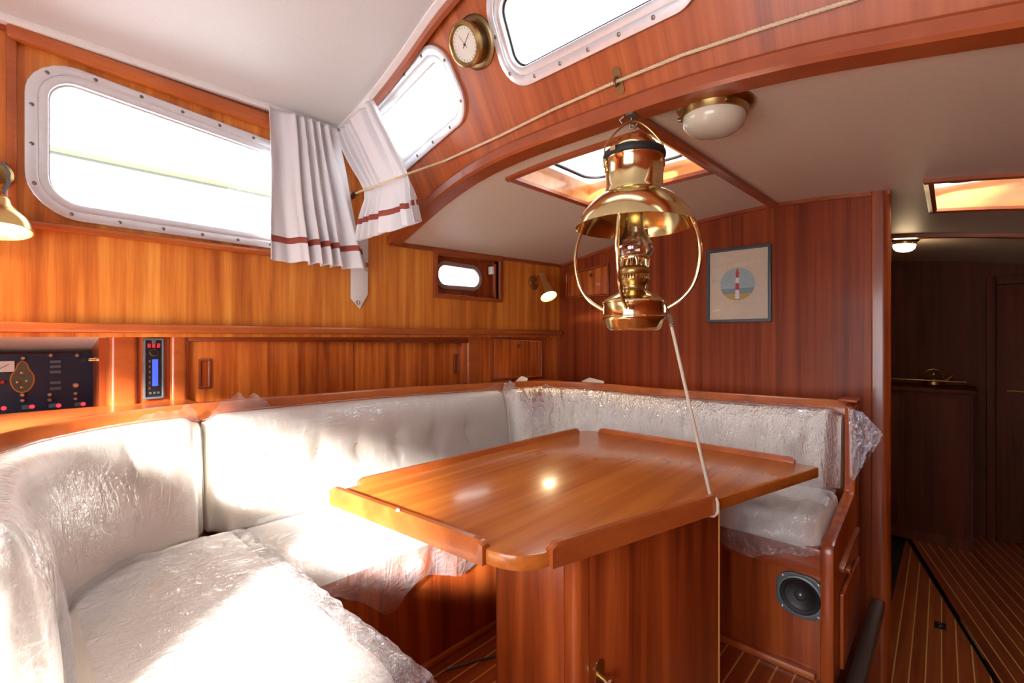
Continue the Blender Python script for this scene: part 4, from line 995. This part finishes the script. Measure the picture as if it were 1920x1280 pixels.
def barometer():
    p = onf(893, 80); b = Vector(p)
    t = thing('barometer', 'round aged brass barometer between the two front windows', 'barometer', tuple(b))
    L = lambda nm, mat, pr: MB().lathe(pr, b, NF, 48).build(nm, mat, t, smooth=40)
    L('back_flange', 'brass_dark', [(0, 0), (.068, 0), (.068, .004), (.063, .008), (.056, .009), (0, .009)])
    L('case', 'brass_dark', [(0, .009), (.052, .009), (.050, .020), (.050, .040), (0, .040)])
    L('bezel', 'brass_old', [(.043, .040), (.051, .038), (.056, .041), (.056, .053), (.050, .058), (.046, .056), (.043, .050)])
    L('dial', 'dial', [(0, .048), (.0445, .048), (.0445, .049), (0, .0492)])
    c = b+NF*.0498; u = Vector((1, 0, 0)); v = NF.cross(u)
    if v.z < 0: v = -v
    MB().beam(c-u*.010-v*.006, c+u*.026+v*.018, .0012, .0012, tuple(NF)).build('needle', 'black', t)
    MB().beam(c+u*.004-v*.010, c-u*.010+v*.026, .0010, .0010, tuple(NF)).build('set_hand', 'brass_old', t)
    MB().lathe([(.0035, 0), (.0035, .002), (0, .0025)], c, NF, 10).build('pivot', 'black', t)
    for k in range(24):
        a = k*2*PI/24; r = u*math.cos(a)+v*math.sin(a); MB().beam(c+r*.036-NF*.0005, c+r*.041-NF*.0005, .0008, .0006, tuple(NF)).build('tick', 'black', t)
    MB().lathe([(0, .0525), (.0455, .0525), (.0455, .0535), (0, .0535)], b, NF, 40).build('glass', 'pane', t)
barometer()
def ceiling_light(name, label, p, R, lit):
    n = Vector((0, 0, -1)); sl = (ceil_z(p.x+.05, p.y)-ceil_z(p.x-.05, p.y))/.1; n = Vector((sl, 0, -1)).normalized()
    t = thing(name, label, 'ceiling light', tuple(p+n*R*.6))
    MB().lathe([(0, -.006), (R, -.006), (R, .004), (R*.96, .010), (R*.86, .016), (R*.84, .030), (0, .030)], p, n, 48).build('base', 'brass_old', t, smooth=40)
    MB().lathe([(R*.70, .030), (R*.80, .030), (R*.81, .038), (R*.76, .052), (R*.60, .064), (R*.35, .071), (0, .073)], p, n, 48).build('lens', 'bulb' if lit else 'opal', t, smooth=60)
    for k in range(3):
        a = k*2*PI/3+.6; u = n.orthogonal().normalized(); v = n.cross(u); MB().lathe([(.005, 0), (.005, .008), (0, .009)], p+n*.022+(u*math.cos(a)+v*math.sin(a))*R*.86, (u*math.cos(a)+v*math.sin(a)), 10).build('grub_screw', 'brass_dark', t)
    if lit:
        l = bpy.data.objects.new('glow', bpy.data.lights.new('glow', 'POINT')); COL.objects.link(l); l.data.energy = 1.1; l.data.color = (1, .72, .42); l.data.shadow_soft_size = .05
        l.parent = t; l.location = n*.05
ceiling_light('ceiling_light', 'round brass ceiling light with opal glass beside the oil lamp', onc(1340, 196), .088, False)
ceiling_light('ceiling_light', 'small lit dome light glowing over the dim passage', onc(1697, 449), .066, True)

# ================================================================== READING LAMPS
def spot(label, base, tip, mouth, rad, plate_r, bell):
    base, tip, mouth = Vector(base), Vector(tip), Vector(mouth); ax = (mouth-tip).normalized(); Ln = (mouth-tip).length
    t = thing('reading_lamp', label, 'wall lamp', tuple(base))
    MB().lathe([(0, 0), (plate_r, 0), (plate_r, .006), (plate_r*.8, .014), (plate_r*.3, .018), (0, .018)], base, (1, 0, 0), 28).build('wall_plate', 'brass_old', t)
    MB().tube([base+Vector((.012, 0, 0)), base+Vector((.045, 0, .004)), tip+ax*Ln*.25], .006, 10).build('swivel_arm', 'brass_old', t)
    if bell: pr = [(rad*.30, 0), (rad*.34, Ln*.05), (rad*.40, Ln*.22), (rad*.62, Ln*.42), (rad*.85, Ln*.62), (rad*.97, Ln*.85), (rad, Ln)]
    else: pr = [(rad*.50, 0), (rad*.55, Ln*.04), (rad*.55, Ln*.40), (rad*.62, Ln*.46), (rad*.78, Ln*.60), (rad*.97, Ln*.96), (rad, Ln)]
    n = 32; u = ax.orthogonal().normalized(); v = ax.cross(u); lp = []
    full = [(1e-4, 0)]+pr+[(r*.95, h) for r, h in reversed(pr[1:])]+[(1e-4, Ln*.1)]
    for r, h in full: lp.append([tip+ax*h+(u*math.cos(k*2*PI/n)+v*math.sin(k*2*PI/n))*r for k in range(n)])
    m = MB(); m.loft(lp, cap=False); m.build('lamp_shade', 'brass_lamp', t, smooth=50)
    MB().lathe([(0, 0), (rad*.5, .0), (rad*.84, Ln*.30), (rad*.80, Ln*.36), (0, Ln*.40)], tip+ax*Ln*.52, ax, 24).build('bulb', 'bulb', t, smooth=60)
    l = bpy.data.objects.new('beam', bpy.data.lights.new('beam', 'SPOT')); COL.objects.link(l); l.data.energy = 3.0; l.data.color = (1, .74, .42); l.data.spot_size = 1.9; l.data.spot_blend = .6; l.data.shadow_soft_size = .03
    l.parent = t; l.location = mouth+ax*.012-base; l.rotation_euler = ax.to_track_quat('-Z', 'Y').to_euler()
    return t
M['brass_lamp'] = plain('satin_brass', (.72, .50, .20), .25, 1)
b = onx(1000, 530, XW+.001)
spot('brass reading lamp switched on in the corner beside porthole', b, onx(1014, 517, XW+.085), onx(1029, 556, XW+.165), .048, .042, False)
b = Vector((XW+.019, -.02, E+.41))
ls = spot('brass bell reading lamp switched on beside the large window', b, onx(-2, 372, XW+.10), onx(1, 434, XW+.12), .058, .035, True)
MB().tube([onx(-14, 305, XW+.05), onx(8, 308, XW+.06), onx(17, 325, XW+.07), onx(15, 345, XW+.085), onx(6, 362, XW+.095)], .0035, 8).build('cable', 'grey_pl', ls)

# ================================================================== CURTAINS
def curtain(label, row, pleats, amp, stripe_v, nu=150, nv=60, seed=1.0, nrm=(1, 0, 0)):
    nrm = Vector(nrm)
    def fn(u, v, off=0):
        a, b, sc = row(v); p = a.lerp(b, u)
        ph = (u+.10*math.sin(u*7+seed))*pleats*2*PI+1.6*nz(u*4, v*1.2, seed)
        w_ = math.sin(ph)+.35*math.sin(ph*2.1+seed)+.6*nz(u*9+seed, v*2.5)
        sag = .004*math.sin(ph+1)*v
        return p+nrm*(amp*sc*w_+off)+Vector((0, 0, sag))
    t = thing('curtain', label, 'curtain', tuple(row(1)[0].lerp(row(1)[1], .5)), 'white curtains with rust stripe')
    m = MB(); m.grid(lambda u, v: fn(u, v), nu, nv); m.build('cloth', 'cloth', t, smooth=80, solid=.002, raw=True)
    for sg in (.0025, -.0025):
        m = MB(); m.grid(lambda u, v: fn(u, stripe_v[0]+(stripe_v[1]-stripe_v[0])*v, sg), nu, 3); m.build('stripe', 'stripe', t, smooth=80, solid=.001, raw=True)
    return t
X1 = XW+.05
def row1(v):
    a0, b0 = onx(503, 217, X1), onx(632, 248, X1); a1, b1 = onx(508, 484, X1+.01), onx(688, 508, X1+.02)
    # top follows the track, hem hangs level
    a0.z = b0.z = E+.80; 
    return a0.lerp(a1, v), b0.lerp(b1, v), .55+.55*v
curtain('white curtain with rust stripe gathered at the large side window', row1, 5.5, .019, (.835, .875), seed=2.3)
def row2(v):
    y0 = .865
    L_ = [(0, ony(632, 252, .865)), (.3, ony(655, 305, .875)), (.55, ony(681, 358, .90)), (.62, ony(681, 372, .90)), (1, ony(668, 452, .90))]
    R_ = [(0, ony(697, 183, .845)), (.3, ony(728, 243, .87)), (.55, ony(764, 324, .90)), (.62, ony(768, 340, .90)), (1, ony(784, 416, .88))]
    def lk(T):
        for i in range(len(T)-1):
            if v <= T[i+1][0]: return T[i][1].lerp(T[i+1][1], (v-T[i][0])/(T[i+1][0]-T[i][0]))
        return T[-1][1].copy()
    pinch = math.exp(-((v-.58)/.12)**2)
    return lk(L_), lk(R_), (1-.75*pinch)*(.6+.7*max(0, v-.55))+.25*v
curtain('white curtain with rust stripe tied back by rope at the front window', row2, 5.5, .024, (.80, .85), seed=5.1, nrm=(.15, -.85, -.4))
# canvas strap
t = thing('canvas_strap', 'white canvas strap with metal eyelet hanging on side wall below curtains', 'strap', tuple(onx(673, 578, XW+.008)))
sp = [onx(px, py, XW+.006) for px, py in ((657, 440), (690, 440), (689, 552), (674, 579), (657, 560))]
MB().prism(sp, (.004, 0, 0)).build('canvas', 'strap', t, bevel=.001)
g = onx(671, 567, XW+.010); m = MB(); lp = []
for r, h in ((.0055, 0), (.009, 0), (.009, .002), (.0055, .002)): lp.append([(g.x+h, g.y+r*math.cos(k*PI/8), g.z+r*math.sin(k*PI/8)) for k in range(16)])
m.loft(lp+[lp[0]], cap=False); m.build('eyelet', 'steel', t)

# ================================================================== PICTURE
def picture():
    y = YB-.002; x0, x1, z0, z1 = -.877, -.592, .071+E, .421+E
    t = thing('framed_picture', 'framed round lighthouse print in slate frame on the bulkhead', 'picture', ((x0+x1)/2, y, z0))
    o = [(x0, z0), (x1, z0), (x1, z1), (x0, z1)]; mp = lambda h: (lambda a, b: (a, y-h, b))
    MB().panel(o, [inset(o, .013)], mp(0), (0, -.018, 0)).build('frame', 'slate', t, bevel=.002)
    i1 = inset(o, .012); MB().hexa([mp(.003)(*p) for p in i1], [mp(.006)(*p) for p in i1]).build('mount', 'paper', t, smooth=0)
    cx_, cz_, R = (x0+x1)/2-.003, (z0+z1)/2+.004, .077
    def seg(za, zb, h, mat, nm):
        th0, th1 = math.asin(max(-1, min(1, za/R))), math.asin(max(-1, min(1, zb/R))); pts = []
        for i in range(17): a = th0+(th1-th0)*i/16; pts.append((cx_+R*math.cos(a), cz_+R*math.sin(a)))
        for i in range(17): a = PI-th1+(th1-th0)*i/16; pts.append((cx_+R*math.cos(a), cz_+R*math.sin(a)))
        MB().hexa([mp(.006)(*p) for p in pts], [mp(.0065+h)(*p) for p in pts]).build(nm, mat, t, smooth=0)
    seg(-.020, R, 0, 'sky_p', 'printed_sky'); seg(-.045, -.0201, 0, 'sea', 'printed_sea'); seg(-R, -.0451, 0, 'dune', 'printed_dune')
    def tr(zb, zt_, wb, wt, mat, nm):
        p = [(cx_-wb, cz_+zb), (cx_+wb, cz_+zb), (cx_+wt, cz_+zt_), (cx_-wt, cz_+zt_)]
        MB().hexa([mp(.0065)(*q) for q in p], [mp(.0072)(*q) for q in p]).build(nm, mat, t, smooth=0)
    tr(-.070, -.028, .0095, .0085, 'white', 'printed_tower_band'); tr(-.0279, .004, .0085, .0078, 'redp', 'printed_tower_band'); tr(.0041, .030, .0078, .0068, 'white', 'printed_tower_band')
    tr(.0301, .050, .0068, .0062, 'redp', 'printed_tower_band'); tr(.0501, .054, .0095, .0095, 'redp', 'printed_gallery'); tr(.0541, .064, .0045, .0045, 'redp', 'printed_lantern'); tr(.0641, .074, .0055, .0006, 'redp', 'printed_lantern_roof')
    for dx, dz in ((-.045, .022), (-.030, .010), (-.050, .000), (.035, .030), (.028, .004), (.048, .012), (.040, -.008), (-.035, .040)):
        q = [(cx_+dx-.004, cz_+dz+.002), (cx_+dx, cz_+dz-.0008), (cx_+dx+.004, cz_+dz+.0022), (cx_+dx, cz_+dz+.0006)]
        MB().hexa([mp(.0065)(*p) for p in q], [mp(.007)(*p) for p in q]).build('printed_gull', 'slate', t, smooth=0)
    tr2 = [(cx_-.024, cz_-.089), (cx_+.024, cz_-.089), (cx_+.024, cz_-.087), (cx_-.024, cz_-.087)]
    MB().hexa([mp(.006)(*q) for q in tr2], [mp(.0065)(*q) for q in tr2]).build('printed_caption', plain('pale_pencil', (.50, .42, .33), .7), t, smooth=0)
    i2 = inset(o, .0125); MB().hexa([mp(.0125)(*p) for p in i2], [mp(.0145)(*p) for p in i2]).build('glazing', 'pane', t, smooth=0)
picture()
# ================================================================== LOUDSPEAKER
def speaker():
    c = ony(1501, 1115, FY-.001); n = (0, -1, 0)
    t = thing('loudspeaker', 'round black loudspeaker set in the forward settee front', 'speaker', tuple(c))
    pl = round_poly([(c.x-.066, c.z-.066), (c.x+.066, c.z-.066), (c.x+.066, c.z+.066), (c.x-.066, c.z+.066)], .048, 8)
    hole = [(c.x+.056*math.cos(k*PI/20), c.z+.056*math.sin(k*PI/20)) for k in range(40)]
    MB().panel(pl, [hole], lambda a, b: (a, FY-.001, b), (0, -.008, 0)).build('frame', 'grey_pl', t, bevel=.002)
    L = lambda nm, mat, pr: MB().lathe(pr, c, n, 40).build(nm, mat, t, smooth=40)
    L('rim', plain('speaker_rim', (.2, .23, .25), .35, .3), [(.054, .006), (.060, .008), (.060, .012), (.055, .013)])
    L('surround', 'blackrub', [(.040, .004), (.046, .009), (.052, .010), (.056, .005), (.056, .001), (.040, .001)])
    L('cone', 'black', [(.0, -.0), (.041, .0), (.041, .006), (.030, .003), (.016, .001), (0, .001)])
    L('dust_cap', 'steel_cap', [(.0, .0), (.017, .002), (.015, .008), (.008, .013), (0, .0145)])
    for a in (.8, 2.35, 3.9, 5.5): MB().lathe([(.004, 0), (.004, .002), (0, .003)], (c.x+.068*math.cos(a), FY-.009, c.z+.068*math.sin(a)), n, 8).build('screw', 'steel', t)
M['steel_cap'] = plain('speaker_cap', (.05, .05, .055), .2, coat=.5)
speaker()
# ================================================================== SMALL THINGS
q = onz(1763, 1173, LOW+.001)
t = thing('floor_ring_pull', 'black flush ring pull set in the passage sole', 'floor ring', tuple(q))
MB().box((q.x-.022, q.y-.035, LOW), (q.x+.022, q.y+.035, LOW+.003)).build('plate', 'black', t, bevel=.001)
MB().tube([(q.x+.013*math.cos(k*PI/8), q.y+.013*math.sin(k*PI/8), LOW+.005) for k in range(17)], .0025, 6).build('ring', 'dark_steel', t)
cp_ = [onz(836, 1256, .004), onz(860, 1248, .004), onz(890, 1239, .004), onz(925, 1230, .004), onz(990, 1222, .004)]
MB().tube(cp_, .0035, 8).build('floor_cable', 'grey_pl', label='thin grey cable lying on the dinette sole', cat='cable')
def sheet_paper(label, x, y, z0, wd, ht, d):
    a = [(x-wd/2, y-d, z0), (x+wd/2, y-d, z0), (x+wd*.42, y+d, z0+ht*.7), (x-wd*.15, y+d, z0+ht), (x-wd*.45, y+d, z0+ht*.6)]
    MB().prism(a, (0, .002, .001)).build('paper', 'white', label=label, cat='paper')
sheet_paper('folded white paper standing on shelf behind cushion corner', -1.70, 1.90, E-.2438, .08, .032, .012)
sheet_paper('white leaflet leaning on shelf behind bulkhead cushion', -1.50, 2.27, E-.2848, .17, .052, .02)
# rail outside
MB().box((-6.05, -4, E+1.68), (-5.95, 9, E+1.74)).build('quay_rail', 'quay', label='pale rail outside the large side window', cat='rail', bevel=.01)
# ================================================================== GALLEY IN THE DARK
gx0, gx1, gy0 = -.62, .12, 4.26; gz = E-.345
t = thing('galley_counter', 'dim wooden galley counter at the far end of passage', 'counter', ((gx0+gx1)/2, 4.48, LOW))
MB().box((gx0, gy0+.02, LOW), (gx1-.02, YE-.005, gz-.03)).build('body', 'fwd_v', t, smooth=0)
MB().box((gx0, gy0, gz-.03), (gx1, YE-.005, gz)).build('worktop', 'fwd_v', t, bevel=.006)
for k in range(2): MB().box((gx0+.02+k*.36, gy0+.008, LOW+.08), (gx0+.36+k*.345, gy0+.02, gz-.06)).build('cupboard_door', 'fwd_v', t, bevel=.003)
MB().tube([(gx0+.05, gy0+.03, gz), (gx0+.05, gy0+.03, gz+.05), (gx1-.05, gy0+.03, gz+.05), (gx1-.05, gy0+.03, gz)], .006, 8).build('fiddle_rail', 'brass', t)
f = ony(1750, 724, 4.42)
t = thing('kettle', 'small brass kettle on the dim galley counter', 'kettle', (f.x, 4.45, gz))
MB().lathe([(0, .0), (.055, .0), (.065, .015), (.06, .05), (.035, .075), (.012, .08), (.010, .092), (0, .094)], (f.x, 4.45, gz+.001), (0, 0, 1), 28).build('body', 'brass_old', t)
MB().tube([(f.x+.05, 4.45, gz+.03), (f.x+.085, 4.45, gz+.06), (f.x+.10, 4.45, gz+.08)], lambda u: .012-.006*u, 8).build('spout', 'brass_old', t)
MB().tube([(f.x-.05, 4.45, gz+.06)]+[(f.x+.06*math.cos(PI-k*PI/8), 4.45, gz+.06+.06*math.sin(k*PI/8)) for k in range(1, 8)]+[(f.x+.05, 4.45, gz+.06)], .004, 8).build('handle', 'brass_old', t)
